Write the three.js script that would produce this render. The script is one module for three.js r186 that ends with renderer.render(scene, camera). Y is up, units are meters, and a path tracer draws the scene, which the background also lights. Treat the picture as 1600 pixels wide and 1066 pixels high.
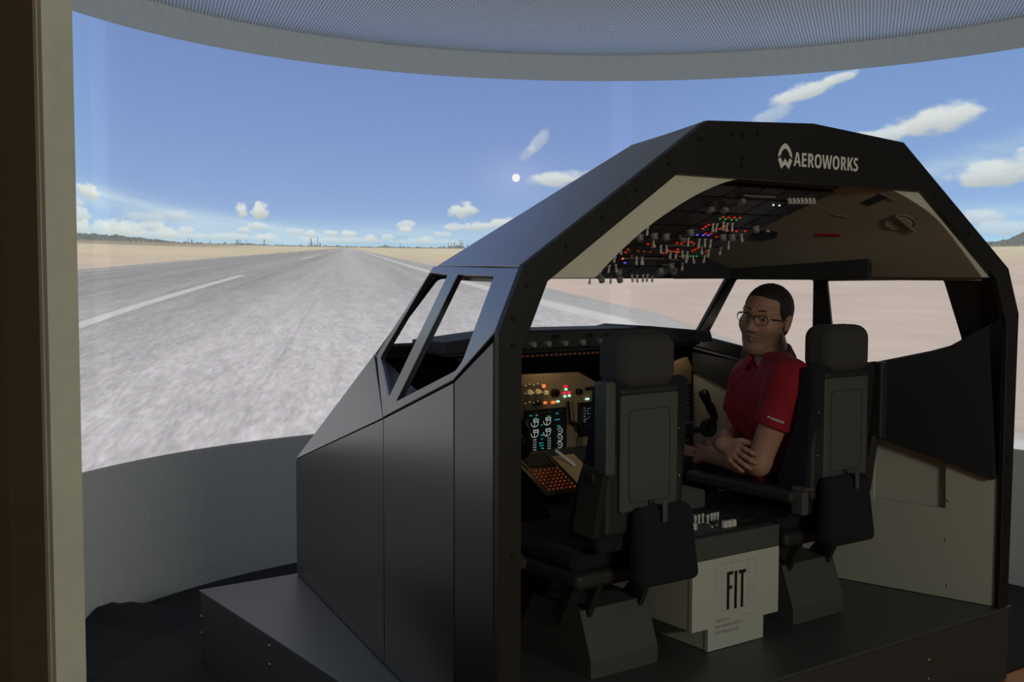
import * as THREE from 'three';
import { RoundedBoxGeometry } from 'three/addons/geometries/RoundedBoxGeometry.js';
import { mergeGeometries } from 'three/addons/utils/BufferGeometryUtils.js';
import { RectAreaLightUniformsLib } from 'three/addons/lights/RectAreaLightUniformsLib.js';
import { FontLoader } from 'three/addons/loaders/FontLoader.js';
import { TextGeometry } from 'three/addons/geometries/TextGeometry.js';

// ---------- camera, lights, exposure ----------
const scene = new THREE.Scene();
scene.background = new THREE.Color(0x000000);
const camera = new THREE.PerspectiveCamera(33.83, 1600 / 1066, 0.05, 60);
camera.position.set(-2.5977, 1.1731, 2.1335);
camera.rotation.order = 'YXZ';
camera.rotation.set(-0.06179, -0.62267, 0.00235);
const renderer = new THREE.WebGLRenderer({ antialias: true });
renderer.toneMapping = THREE.LinearToneMapping;
renderer.toneMappingExposure = 1.0;
renderer.shadowMap.enabled = true;
RectAreaLightUniformsLib.init();

const AX = -0.0364, AZ = -0.6369, RAD = 2.296;       // axis and radius of the round projection room
const FLOOR = -0.265, SCR_LO = 0.367, SCR_HI = 2.185, CEIL = 2.3207, EYE = 1.293;
const DEG = Math.PI / 180;
const onDrum = (deg, r, y) => new THREE.Vector3(AX + r * Math.sin(deg * DEG), y, AZ - r * Math.cos(deg * DEG));
const SCREEN_LIGHT = 0.035, LAMP_LIGHT = 40;          // radiances

// the light that the projection throws, in front of the screen
for (let d = -96; d <= 96; d += 24) {
  const l = new THREE.RectAreaLight(new THREE.Color(0.83, 0.92, 1.1), SCREEN_LIGHT, 0.9, 1.75);
  l.position.copy(onDrum(d, RAD - 0.05, (SCR_LO + SCR_HI) / 2));
  l.lookAt(AX, (SCR_LO + SCR_HI) / 2, AZ);
  scene.add(l);
}

// ---------- helpers ----------
const V = (x, y, z) => new THREE.Vector3(x, y, z);
let seed = 7;
const rnd = () => { seed = (seed * 1664525 + 1013904223) >>> 0; return seed / 4294967296; };
const used = {};
function numbered(name) { const n = used[name] = (used[name] ?? -1) + 1; return n ? `${name}_${String(n).padStart(3, '0')}` : name; }
function tag(o, label, category, group) { o.userData.label = label; if (category) o.userData.category = category; if (group) o.userData.group = group; return o; }
function thing(name, label, category, pos = [0, 0, 0], turn = 0, group) {
  const g = new THREE.Group(); g.name = numbered(name); g.position.set(...pos); g.rotation.y = turn; scene.add(g);
  return tag(g, label, category, group);
}
function obj(name, geo, mat, parent = scene, label) {
  const m = new THREE.Mesh(geo, mat); m.name = numbered(name); m.castShadow = m.receiveShadow = true; parent.add(m);
  if (label) m.userData.label = label;
  return m;
}
function struct(name, geo, mat) { const m = obj(name, geo, mat); m.userData.kind = 'structure'; return m; }
const merge = (list) => mergeGeometries(list.map((g) => { const n = g.index ? g.toNonIndexed() : g; for (const k of Object.keys(n.attributes)) if (!['position', 'normal', 'uv'].includes(k)) n.deleteAttribute(k); return n; }));
const rbox = (w, h, d, r = 0.004, seg = 2) => new RoundedBoxGeometry(w, h, d, seg, Math.min(r, w / 2.01, h / 2.01, d / 2.01));
const at = (g, x, y, z) => g.translate(x, y, z);
const rot = (g, x = 0, y = 0, z = 0) => { g.applyMatrix4(new THREE.Matrix4().makeRotationFromEuler(new THREE.Euler(x, y, z))); return g; };
function boxUV(g, s = 1) {                                  // uv in metres from the dominant axis
  const n = g.index ? g.toNonIndexed() : g; const p = n.attributes.position, q = n.attributes.normal, uv = new Float32Array(p.count * 2);
  for (let i = 0; i < p.count; i++) {
    const ax = Math.abs(q.getX(i)), ay = Math.abs(q.getY(i)), az = Math.abs(q.getZ(i));
    const [a, b] = ay >= ax && ay >= az ? [p.getX(i), p.getZ(i)] : ax >= az ? [p.getZ(i), p.getY(i)] : [p.getX(i), p.getY(i)];
    uv[2 * i] = a * s; uv[2 * i + 1] = b * s;
  }
  n.setAttribute('uv', new THREE.BufferAttribute(uv, 2)); return n;
}
// a bar of rectangular section between two points
function bar(a, b, w, h, up = V(0, 1, 0), r = 0.003) {
  const A = V(...a), B = V(...b), d = B.clone().sub(A), L = d.length(); d.normalize();
  const s = new THREE.Vector3().crossVectors(up, d).normalize(), u = new THREE.Vector3().crossVectors(d, s);
  const g = rbox(w, h, L, r); g.applyMatrix4(new THREE.Matrix4().makeBasis(s, u, d).setPosition(A.add(B).multiplyScalar(0.5))); return g;
}
const tube = (pts, r, seg = 24, rs = 10) => new THREE.TubeGeometry(new THREE.CatmullRomCurve3(pts.map((p) => V(...p))), seg, r, rs, false);
// rounded polygon in 2D
function poly2(path, pts, r) {
  const n = pts.length;
  for (let i = 0; i < n; i++) {
    const p = pts[i], a = pts[(i + n - 1) % n], b = pts[(i + 1) % n];
    const rr = Array.isArray(r) ? r[i] : r;
    const la = Math.hypot(a[0] - p[0], a[1] - p[1]), lb = Math.hypot(b[0] - p[0], b[1] - p[1]);
    const ta = Math.min(rr, la * 0.45) / la, tb = Math.min(rr, lb * 0.45) / lb;
    const s = [p[0] + (a[0] - p[0]) * ta, p[1] + (a[1] - p[1]) * ta], e = [p[0] + (b[0] - p[0]) * tb, p[1] + (b[1] - p[1]) * tb];
    if (i === 0) path.moveTo(...s); else path.lineTo(...s);
    if (rr > 0) path.quadraticCurveTo(p[0], p[1], e[0], e[1]);
  }
  path.closePath(); return path;
}
// a flat plate with depth through 3D points: the outer face lies in their plane, the depth goes towards `inside`
function plate(pts, depth, { holes = [], r = 0, holeR = 0, gap = 0.0025, inside = V(0, 0.6, -0.6), bevel = 0.0015 } = {}) {
  const P = pts.map((p) => V(...p)), c = P.reduce((s, p) => s.add(p), V(0, 0, 0)).divideScalar(P.length), n = V(0, 0, 0);
  P.forEach((p, i) => { const q = P[(i + 1) % P.length]; n.x += (p.y - q.y) * (p.z + q.z); n.y += (p.z - q.z) * (p.x + q.x); n.z += (p.x - q.x) * (p.y + q.y); });
  n.normalize(); if (n.dot(inside.clone().sub(c)) < 0) n.negate();
  const u = P[1].clone().sub(P[0]); u.addScaledVector(n, -u.dot(n)).normalize(); const v = new THREE.Vector3().crossVectors(n, u);
  const to2 = (p) => { const d = p.clone().sub(c); return [d.dot(u), d.dot(v)]; };
  let q = P.map(to2);
  const area = q.reduce((s, a, i) => { const b = q[(i + 1) % q.length]; return s + a[0] * b[1] - b[0] * a[1]; }, 0);
  const inset = (pp, g) => {                                 // shrink a polygon by g
    const m = pp.length, sgn = Math.sign(area);
    return pp.map((p, i) => {
      const a = pp[(i + m - 1) % m], b = pp[(i + 1) % m];
      const d1 = [p[0] - a[0], p[1] - a[1]], d2 = [b[0] - p[0], b[1] - p[1]], l1 = Math.hypot(...d1), l2 = Math.hypot(...d2);
      const n1 = [-d1[1] / l1 * sgn, d1[0] / l1 * sgn], n2 = [-d2[1] / l2 * sgn, d2[0] / l2 * sgn], k = 1 + n1[0] * n2[0] + n1[1] * n2[1];
      return [p[0] + (n1[0] + n2[0]) * g / Math.max(k, 0.3), p[1] + (n1[1] + n2[1]) * g / Math.max(k, 0.3)];
    });
  };
  q = inset(q, gap + bevel);
  const s = poly2(new THREE.Shape(), q, r);
  for (const h of holes) s.holes.push(poly2(new THREE.Path(), h.map((p) => to2(V(...p))), holeR));
  const g = new THREE.ExtrudeGeometry(s, { depth: depth - 2 * bevel, bevelEnabled: bevel > 0, bevelThickness: bevel, bevelSize: bevel, bevelSegments: 1, curveSegments: 6 });
  g.translate(0, 0, bevel);
  g.applyMatrix4(new THREE.Matrix4().makeBasis(u, v, n).setPosition(c));
  return g;
}
const mirror = (pts) => pts.map((p) => [-p[0], p[1], p[2]]);
// an arc of the drum wall between radii r0 and r1, closed
function drumArc(d0, d1, r0, r1, y0, y1, seg) {
  const pos = [], uv = [], put = (a, b, c, d, L) => { for (const p of [a, b, c, a, c, d]) pos.push(p.x, p.y, p.z); for (const k of [[0, 0], [1, 0], [1, 1], [0, 0], [1, 1], [0, 1]]) uv.push(k[0] * L, k[1] * (y1 - y0)); };
  for (let i = 0; i < seg; i++) {
    const a = d0 + (d1 - d0) * i / seg, b = d0 + (d1 - d0) * (i + 1) / seg, L = RAD * (b - a) * DEG;
    put(onDrum(b, r0, y0), onDrum(a, r0, y0), onDrum(a, r0, y1), onDrum(b, r0, y1), L);
    put(onDrum(a, r1, y0), onDrum(b, r1, y0), onDrum(b, r1, y1), onDrum(a, r1, y1), L);
    put(onDrum(a, r0, y1), onDrum(a, r1, y1), onDrum(b, r1, y1), onDrum(b, r0, y1), L);
    put(onDrum(a, r1, y0), onDrum(a, r0, y0), onDrum(b, r0, y0), onDrum(b, r1, y0), L);
  }
  put(onDrum(d0, r0, y0), onDrum(d0, r1, y0), onDrum(d0, r1, y1), onDrum(d0, r0, y1), r1 - r0);
  put(onDrum(d1, r1, y0), onDrum(d1, r0, y0), onDrum(d1, r0, y1), onDrum(d1, r1, y1), r1 - r0);
  const g = new THREE.BufferGeometry();
  g.setAttribute('position', new THREE.Float32BufferAttribute(pos, 3)); g.setAttribute('uv', new THREE.Float32BufferAttribute(uv, 2));
  g.computeVertexNormals(); return g;
}

// ---------- noise and textures ----------
const hash = (x, y) => { let h = Math.imul(x | 0, 374761393) + Math.imul(y | 0, 668265263) | 0; h = Math.imul(h ^ (h >>> 13), 1274126177); return ((h ^ (h >>> 16)) >>> 0) / 4294967296; };
const sm = (a, b, x) => { const t = Math.min(1, Math.max(0, (x - a) / (b - a))); return t * t * (3 - 2 * t); };
const mix = (a, b, t) => a + (b - a) * t;
function noise(x, y) {
  const ix = Math.floor(x), iy = Math.floor(y), fx = x - ix, fy = y - iy, u = fx * fx * (3 - 2 * fx), v = fy * fy * (3 - 2 * fy);
  return mix(mix(hash(ix, iy), hash(ix + 1, iy), u), mix(hash(ix, iy + 1), hash(ix + 1, iy + 1), u), v);
}
const fbm = (x, y, o = 4) => { let s = 0, a = 0.5; for (let i = 0; i < o; i++) { s += a * noise(x, y); x = x * 2.03 + 17.1; y = y * 2.03 + 5.7; a *= 0.5; } return s / (1 - Math.pow(0.5, o)); };
function dataTex(w, h, f, srgb = true, repeat) {             // f(u, v) -> [r, g, b] 0..1
  const d = new Uint8Array(w * h * 4);
  for (let y = 0; y < h; y++) for (let x = 0; x < w; x++) { const c = f((x + 0.5) / w, (y + 0.5) / h), i = (y * w + x) * 4; for (let k = 0; k < 3; k++) d[i + k] = Math.max(0, Math.min(255, c[k] * 255)); d[i + 3] = 255; }
  const t = new THREE.DataTexture(d, w, h); t.magFilter = THREE.LinearFilter; t.minFilter = THREE.LinearMipmapLinearFilter; t.generateMipmaps = true;
  if (srgb) t.colorSpace = THREE.SRGBColorSpace; if (repeat) { t.wrapS = t.wrapT = THREE.RepeatWrapping; t.repeat.set(repeat, repeat); } t.needsUpdate = true; return t;
}
const tile = (x, p) => { const m = x % p; return m < 0 ? m + p : m; };
function tnoise(x, y, p) { const ix = Math.floor(x), iy = Math.floor(y), fx = x - ix, fy = y - iy, u = fx * fx * (3 - 2 * fx), v = fy * fy * (3 - 2 * fy), h = (a, b) => hash(tile(a, p), tile(b, p)); return mix(mix(h(ix, iy), h(ix + 1, iy), u), mix(h(ix, iy + 1), h(ix + 1, iy + 1), u), v); }
const powder = dataTex(256, 256, (u, v) => { const a = tnoise(u * 128, v * 128, 128) * 0.6 + tnoise(u * 64, v * 64, 64) * 0.4; return [a, a, a]; }, false, 8);
const weave = dataTex(256, 256, (u, v) => { const a = 0.5 + 0.25 * Math.sin(u * Math.PI * 128) + 0.25 * Math.sin(v * Math.PI * 128) * (tnoise(u * 64, v * 64, 64) * 0.8 + 0.4); return [a, a, a]; }, false, 6);
const mottle = dataTex(256, 256, (u, v) => { const a = 0.93 + 0.07 * (tnoise(u * 8, v * 8, 8) * 0.6 + tnoise(u * 64, v * 64, 64) * 0.4); return [a, a, a]; }, true, 1);
const lin = (r, g, b) => new THREE.Color().setRGB(r, g, b);
const std = (r, g, b, rough = 0.6, o = {}) => new THREE.MeshStandardMaterial({ color: lin(r, g, b), roughness: rough, metalness: 0, ...o });
const M = {
  shell: new THREE.MeshPhysicalMaterial({ color: lin(0.0045, 0.0045, 0.0048), roughness: 0.27, ior: 2.25, bumpMap: powder, bumpScale: 0.00004 }),
  frameBlack: std(0.012, 0.012, 0.012, 0.5, { bumpMap: powder, bumpScale: 0.00005 }),
  inner: std(0.011, 0.012, 0.013, 0.6),
  deck: std(0.06, 0.068, 0.068, 0.42, { bumpMap: powder, bumpScale: 0.00005 }),
  deckSide: std(0.05, 0.055, 0.055, 0.5),
  wallGrey: std(0.62, 0.63, 0.58, 0.9, { map: mottle }),
  header: std(0.76, 0.77, 0.71, 0.9, { map: mottle }),
  jamb: std(0.62, 0.64, 0.54, 0.85, { map: mottle }),
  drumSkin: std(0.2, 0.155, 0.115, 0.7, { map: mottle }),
  roomWall: std(0.36, 0.34, 0.28, 0.9, { map: mottle }),
  cream: std(0.62, 0.62, 0.5, 0.7, { bumpMap: powder, bumpScale: 0.0001 }),
  white: std(0.62, 0.62, 0.55, 0.6),
  logo: std(0.75, 0.77, 0.72, 0.6),
  steel: std(0.6, 0.6, 0.58, 0.3, { metalness: 1 }),
  boltBlack: std(0.01, 0.01, 0.01, 0.4),
  cloth: std(0.008, 0.008, 0.009, 1, { bumpMap: weave, bumpScale: 0.0003 }),
  carpet: std(0.008, 0.009, 0.009, 1, { bumpMap: weave, bumpScale: 0.0006 }),
};

// ---------- the round room and the hall round it ----------
const D0 = -114.2, D1 = 114.2, ROUT = 2.352;
struct('wall_curved', drumArc(D0, D1, RAD, ROUT, FLOOR, CEIL, 120), M.wallGrey);
// trim above the screen, a few millimetres proud of the wall
struct('trim_1', drumArc(D0 + 0.1, D1 - 0.1, RAD - 0.006, RAD + 0.001, SCR_HI, CEIL, 110), M.header);
// end of the curved wall that forms the side of the doorway
{
  const g = drumArc(D0 - 0.25, D0, RAD - 0.001, ROUT - 0.001, FLOOR, CEIL, 1); struct('door_jamb_left', g, M.jamb);
  const h = drumArc(D1, D1 + 0.25, RAD - 0.001, ROUT - 0.001, FLOOR, CEIL, 1); struct('door_jamb_right', h, M.jamb);
}
// perforated ceiling of the round room
{
  const holes = dataTex(256, 256, (u, v) => {               // rhombic holes, 16 mm by 50 mm
    const cell = (x, y) => Math.abs(x - Math.round(x)) + Math.abs(y - Math.round(y));
    const x = u * 8, y = v * 4, d = Math.min(cell(x, y), cell(x + 0.5, y + 0.5)), a = sm(0.2, 0.34, d);
    return [0.46 + 0.54 * a, 0.47 + 0.53 * a, 0.48 + 0.52 * a];
  }, true, 1);
  const bump = holes.clone(); bump.colorSpace = THREE.NoColorSpace;
  for (const t of [holes, bump]) { t.wrapS = t.wrapT = THREE.RepeatWrapping; t.repeat.set(1 / 0.128, 1 / 0.2); t.rotation = 0.62; t.needsUpdate = true; }
  const perf = std(0.93, 0.94, 0.92, 0.7, { map: holes, bumpMap: bump, bumpScale: 0.001 });
  const g = new THREE.CylinderGeometry(RAD - 0.004, RAD - 0.004, 0.02, 96); g.translate(AX, CEIL + 0.0105, AZ);
  struct('ceiling', boxUV(g), perf);
}
// hall outside: floor, walls, ceiling
{
  const wood = dataTex(512, 512, (u, v) => {
    const x = u * 8, row = Math.floor(x), y = v * 2 + hash(row, 3) * 2, pl = Math.floor(y), t = hash(row, pl) * 0.25 + 0.75;
    const grain = 0.85 + 0.15 * fbm(u * 120, v * 6 + row * 9, 3), edge = sm(0, 0.02, x - row) * sm(0, 0.006, y - pl);
    return [0.86 * t * grain * mix(0.5, 1, edge), 0.53 * t * grain * mix(0.5, 1, edge), 0.22 * t * grain * mix(0.5, 1, edge)];
  }, true, 1);
  wood.wrapS = wood.wrapT = THREE.RepeatWrapping; wood.repeat.set(1 / 0.8, 1 / 0.8); wood.rotation = Math.PI / 2;
  const woodM = std(1, 1, 1, 0.45, { map: wood });
  const X0 = -4.2, X1 = 4.2, Z0 = -3.4, Z1 = 5.2, H = 2.75, T = 0.12, cx = (X0 + X1) / 2, cz = (Z0 + Z1) / 2, w = X1 - X0, d = Z1 - Z0;
  struct('floor', boxUV(at(new THREE.BoxGeometry(w + 2 * T, T, d + 2 * T), cx, FLOOR - 0.004 - T / 2, cz)), woodM);
  const cap = (n, g) => struct(n, boxUV(g), M.roomWall);
  cap('wall_left', at(new THREE.BoxGeometry(T, H - FLOOR, d), X0 - T / 2, (H + FLOOR) / 2, cz));
  cap('wall_right', at(new THREE.BoxGeometry(T, H - FLOOR, d), X1 + T / 2, (H + FLOOR) / 2, cz));
  cap('wall_front', at(new THREE.BoxGeometry(w + 2 * T, H - FLOOR, T), cx, (H + FLOOR) / 2, Z0 - T / 2));
  cap('wall_back', at(new THREE.BoxGeometry(w + 2 * T, H - FLOOR, T), cx, (H + FLOOR) / 2, Z1 + T / 2));
  cap('ceiling_hall', at(new THREE.BoxGeometry(w + 2 * T, T, d + 2 * T), cx, H + T / 2, cz));
  // black carpet of the round room, its edge along the back of the platform
  const s = new THREE.Shape();
  for (let i = 0; i <= 96; i++) { const a = -103 + 206 * i / 96, p = onDrum(a, RAD - 0.002, 0); if (i) s.lineTo(p.x, -p.z); else s.moveTo(p.x, -p.z); }
  s.lineTo(2.2, 0.042); s.lineTo(-2.26, 0.042);
  const g = new THREE.ExtrudeGeometry(s, { depth: 0.006, bevelEnabled: false }); g.rotateX(-Math.PI / 2); g.translate(0, FLOOR - 0.004, 0);
  struct('floor_carpet', boxUV(g), M.carpet);
}
// unseen lamp added on the hall back wall to light surfaces facing the camera
{
  const P = [-1.2, 1.95, 5.2];
  const t = thing('added_wall_lamp', 'added unseen lamp on the back wall of the hall behind the camera', 'lamp', P);
  obj('housing', at(rbox(1.3, 0.42, 0.05, 0.008), 0, 0, -0.027), M.white, t);
  obj('diffuser', at(rbox(1.2, 0.35, 0.02, 0.008), 0, 0, -0.058), std(0.8, 0.8, 0.75, 0.5, { emissive: lin(1, 1, 0.88), emissiveIntensity: 1.0 }), t, 'glowing white diffuser');
  const l = new THREE.RectAreaLight(new THREE.Color(1, 1.02, 0.88), LAMP_LIGHT, 1.2, 0.35);
  l.position.set(P[0], P[1], P[2] - 0.075); scene.add(l);               // shines towards -z
}
// dark outer skin of the round wall
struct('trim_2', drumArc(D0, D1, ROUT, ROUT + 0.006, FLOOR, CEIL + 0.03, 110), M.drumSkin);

// ---------- the projection ----------
// The picture is worked out in the screen's own coordinates: angle round the drum and height; ground as seen from the pilots' eye height.
const PX = (deg, h) => [deg, h];
const CLOUDS = [ // angle, height, half width (deg), half height (m), tilt, strength
  [-34.6, 1.486, 1.9, 0.026, -0.012, 1], [-36.5, 1.435, 1.5, 0.02, 0, 0.6], [-36.0, 1.39, 1.8, 0.03, 0, 0.8], [-36.5, 1.345, 2.2, 0.03, 0, 0.85], [-33.0, 1.35, 1.6, 0.03, 0, 0.7],
  [-31.0, 1.345, 2.4, 0.035, 0, 0.85], [-28.5, 1.345, 2.2, 0.03, 0, 0.8], [-25.8, 1.365, 1.8, 0.02, 0, 0.8], [-24.0, 1.34, 2.0, 0.02, 0, 0.75], [-21.0, 1.35, 1.4, 0.014, 0, 0.7],
  [-27.0, 1.40, 3.2, 0.02, -0.004, 0.45], [-22.5, 1.415, 3.0, 0.02, -0.004, 0.4], [-13.2, 1.452, 0.95, 0.032, 0, 1], [-10.6, 1.455, 1.3, 0.032, 0.005, 1], [-11.0, 1.385, 1.5, 0.02, 0, 0.75],
  [-12.8, 1.362, 1.2, 0.015, 0, 0.65], [-6.0, 1.365, 1.5, 0.015, 0, 0.6], [-9.5, 1.33, 2.0, 0.018, 0, 0.65], [-3.6, 1.355, 1.0, 0.014, 0, 0.8], [-1.0, 1.36, 1.0, 0.014, 0, 0.8], [1.6, 1.358, 1.1, 0.016, 0, 0.85],
  [4.5, 1.342, 1.1, 0.014, 0, 0.8], [7.0, 1.345, 1.0, 0.012, 0, 0.65], [9.6, 1.41, 1.5, 0.02, 0.004, 0.75], [9.4, 1.385, 1.0, 0.014, 0, 0.8], [17.3, 1.49, 2.1, 0.034, 0.012, 0.95], [16.0, 1.40, 1.6, 0.018, 0.004, 0.7],
  [19.2, 1.41, 2.0, 0.022, 0.006, 0.8], [22.5, 1.425, 2.6, 0.022, 0.01, 0.9], [12.6, 1.34, 1.2, 0.013, 0, 0.6], [14.5, 1.365, 1.3, 0.015, 0, 0.65], [24.8, 1.40, 3.0, 0.03, 0.01, 0.9],
  [0.5, 1.325, 6, 0.014, 0, 0.5], [-15.0, 1.33, 5, 0.014, 0, 0.5], [12.0, 1.325, 6, 0.014, 0, 0.5], [-24.0, 1.325, 8, 0.014, 0, 0.45],
  [30.3, 1.665, 4.6, 0.05, 0.016, 0.95], [35.0, 1.64, 5, 0.03, 0.02, 0.45], [27.6, 1.86, 1.7, 0.055, 0.06, 0.5], [26.0, 1.80, 1.2, 0.04, 0.03, 0.35],
  [62.0, 2.085, 4.6, 0.055, 0.05, 0.95], [58.6, 1.99, 3.2, 0.05, 0.05, 0.5], [67, 2.15, 2.6, 0.03, 0.02, 0.9], [78.8, 1.90, 6.6, 0.085, 0.03, 1], [71.0, 1.835, 5.5, 0.05, 0.03, 0.9], [85.5, 1.63, 6.0, 0.075, 0.012, 0.95],
  [92, 1.68, 5, 0.07, 0.01, 0.9], [84.2, 1.43, 3.6, 0.03, 0, 0.6], [87, 1.375, 4.5, 0.03, 0, 0.55], [100, 1.5, 5, 0.05, 0, 0.7], [-50, 1.6, 6, 0.05, 0, 0.8], [-60, 1.45, 6, 0.04, 0, 0.8], [-75, 1.5, 7, 0.05, 0, 0.8], [-90, 1.42, 6, 0.04, 0, 0.7],
];
function skyColor(deg, h) {
  const e = Math.max(0, (h - EYE) / (SCR_HI - EYE));
  let r = mix(0.60, 0.435, Math.pow(e, 0.6)), g = mix(0.72, 0.555, Math.pow(e, 0.6)), b = mix(0.88, 0.765, Math.pow(e, 0.7));
  r += 0.02 * (e > 0.3 ? 1 : e / 0.3); const hz = Math.exp(-e * 8.5);
  r = mix(r, 0.70, hz * 0.75); g = mix(g, 0.845, hz * 0.75); b = mix(b, 0.90, hz * 0.75);
  const right = sm(30, 70, deg); r += 0.015 * right; g += 0.045 * right; b += 0.04 * right;
  const left = sm(-28, -38, deg); r += 0.02 * left; g += 0.045 * left; b += 0.03 * left;
  // thin high veils
  const veil = Math.exp(-Math.pow((h - 1.43 + (deg + 24) * 0.0045) / 0.045, 2)) * sm(2, -8, deg) + 0.7 * Math.exp(-Math.pow((h - 1.37 - (deg - 10) * 0.001) / 0.05, 2)) + 0.7 * sm(40, 60, deg) * Math.exp(-Math.pow((h - 1.68 - (deg - 80) * 0.008) / 0.06, 2));
  const vs = Math.min(1, veil) * (0.3 + 0.75 * fbm(deg * 0.22 + h * 6, h * 42 + deg * 0.2, 4));
  r = mix(r, 0.83, vs * 0.75); g = mix(g, 0.91, vs * 0.7); b = mix(b, 0.93, vs * 0.55);
  const sun = Math.exp(-((deg - 24.5) ** 2) / 22 - ((h - 1.68) ** 2) / 0.012); r += 0.07 * sun; g += 0.05 * sun; b += 0.03 * sun;
  for (const [a, ch, w, k, tilt, s] of CLOUDS) {
    const x = (deg - a) / w; if (Math.abs(x) > 1.6) continue;
    const y = (h - ch - tilt * x) / (k * (ch < 1.5 ? 1.45 : 1.1)); if (Math.abs(y) > 1.8) continue;
    const far = a < 26 && a > -40, d = 1 - (x * x + y * y * (y < 0 ? 1.5 : 1)), n = fbm(deg * (far ? 1.1 : 0.45) + ch * 31, h * (far ? 44 : 26) + a, 4) - 0.5;
    const al = (far ? sm(-0.1, 0.65, d + n * 1.7) : sm(-0.05, 0.8, d + n * 1.25)) * s; if (al <= 0) continue;
    const lt = 0.9 + 0.1 * sm(-0.8, 0.5, y) - 0.05 * sm(0.3, -0.7, y);
    r = mix(r, 0.90 * lt, al * 0.9); g = mix(g, 0.915 * lt, al * 0.9); b = mix(b, 0.885 * lt, al * 0.9);
  }
  const ds = Math.hypot((deg - 24.46) * DEG * RAD, h - 1.670); const disc = sm(0.024, 0.019, ds); r = mix(r, 0.97, disc); g = mix(g, 0.97, disc); b = mix(b, 0.97, disc);
  return [r, g, b];
}
const VP = 1.65;
function groundColor(deg, h) {
  const D = RAD / Math.max(EYE - h, 1e-4), a = (deg - VP) * DEG, X = D * Math.sin(a), Z = D * Math.cos(a), far = Math.min(1, D / 200);
  // sand
  const sn = fbm(X * 0.5, Z * 0.5, 3), hz = sm(3, 60, D);
  let r = mix(0.74, 0.79, sn) * mix(0.97, 1.02, hz), g = mix(0.68, 0.73, sn) * mix(0.97, 1.03, hz), b = mix(0.625, 0.655, sn) * mix(1.02, 0.98, hz);
  const band = fbm(deg * 0.12, h * 55, 3) - 0.5; r += band * 0.05; g += band * 0.05; b += band * 0.06;
  const ctr = sm(44, 30, deg) * sm(10, 20, deg); r += 0.04 * ctr; g += 0.03 * ctr; b += 0.02 * ctr;
  // runway
  const Zc = Math.min(10, Math.max(0, Z)), XL = Math.min(3.6, 2.4 + 0.24 * Zc), XE = XL + 0.2 + 0.12 * Zc;
  const on = sm(-12.2, -11.9, X) * sm(XE + 0.12, XE - 0.06, X);
  if (on > 0) {
    const streak = fbm(X * 3.2, Z * 0.06, 3) - 0.5, near = sm(14, 3, D);
    const g1 = fbm(X * 20, Z * 9, 3) - 0.5, g2 = fbm(X * 7, Z * 2.4, 3) - 0.5, g3 = fbm(X * 2, Z * 0.5, 3) - 0.5;
    const g0 = fbm(X * 40, Z * 16, 2) - 0.5; let v = 0.615 + 0.075 * sm(14, 2.6, D) + 0.035 * sm(-3.4, -1.8, X) + streak * 0.07 + g0 * 0.10 * sm(9, 3, D) + g1 * 0.13 * near + g2 * 0.085 * sm(40, 6, D) + g3 * 0.04;
    v -= 0.04 * sm(-4.8, -6.5, X) + 0.03 * Math.exp(-Math.pow((X + 3.1) / 0.9, 2)) - 0.03 * Math.exp(-Math.pow(X / 1.2, 2));
    const rr = v * 1.0 + 0.006 * near, gg = v * 0.99, bb = v * 1.0 + 0.008 * near;
    r = mix(r, rr, on); g = mix(g, gg, on); b = mix(b, bb, on);
    const wear = 0.75 + 0.25 * fbm(X * 6, Z * 3, 2);
    const dash = sm(-4.42, -4.34, X) * sm(-4.02, -4.1, X) * (Z < 16 ? 1 : Z > 36 && Z < 60 ? 1 : Z > 90 && Z < 120 ? 1 : 0);
    const edge = sm(XL - 0.26, XL - 0.16, X) * sm(XL + 0.24, XL + 0.12, X), ledge = sm(-11.6, -11.5, X) * sm(-11.1, -11.2, X) * 0.5;
    const cross = sm(2.60, 2.62, Z) * sm(2.67, 2.65, Z) * sm(-1.2, -1.5, X) * 0.6;
    const line = Math.max(dash, edge, ledge, cross) * wear * 0.9;
    r = mix(r, 0.79, line); g = mix(g, 0.795, line); b = mix(b, 0.79, line);
    const shoulder = sm(XL + 0.2, XL + 0.3, X) * 0.5; r = mix(r, 0.62, shoulder); g = mix(g, 0.63, shoulder); b = mix(b, 0.63, shoulder);
    const crack = sm(0.035, 0.0, Math.abs(X + 0.72 + 0.02 * (noise(Z * 2, 1) - 0.5))) * 0.045 * sm(12, 5, D); r -= crack; g -= crack; b -= crack;
  }
  const fog = far * 0.35; return [mix(r, 0.80, fog), mix(g, 0.79, fog), mix(b, 0.74, fog)];
}
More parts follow.
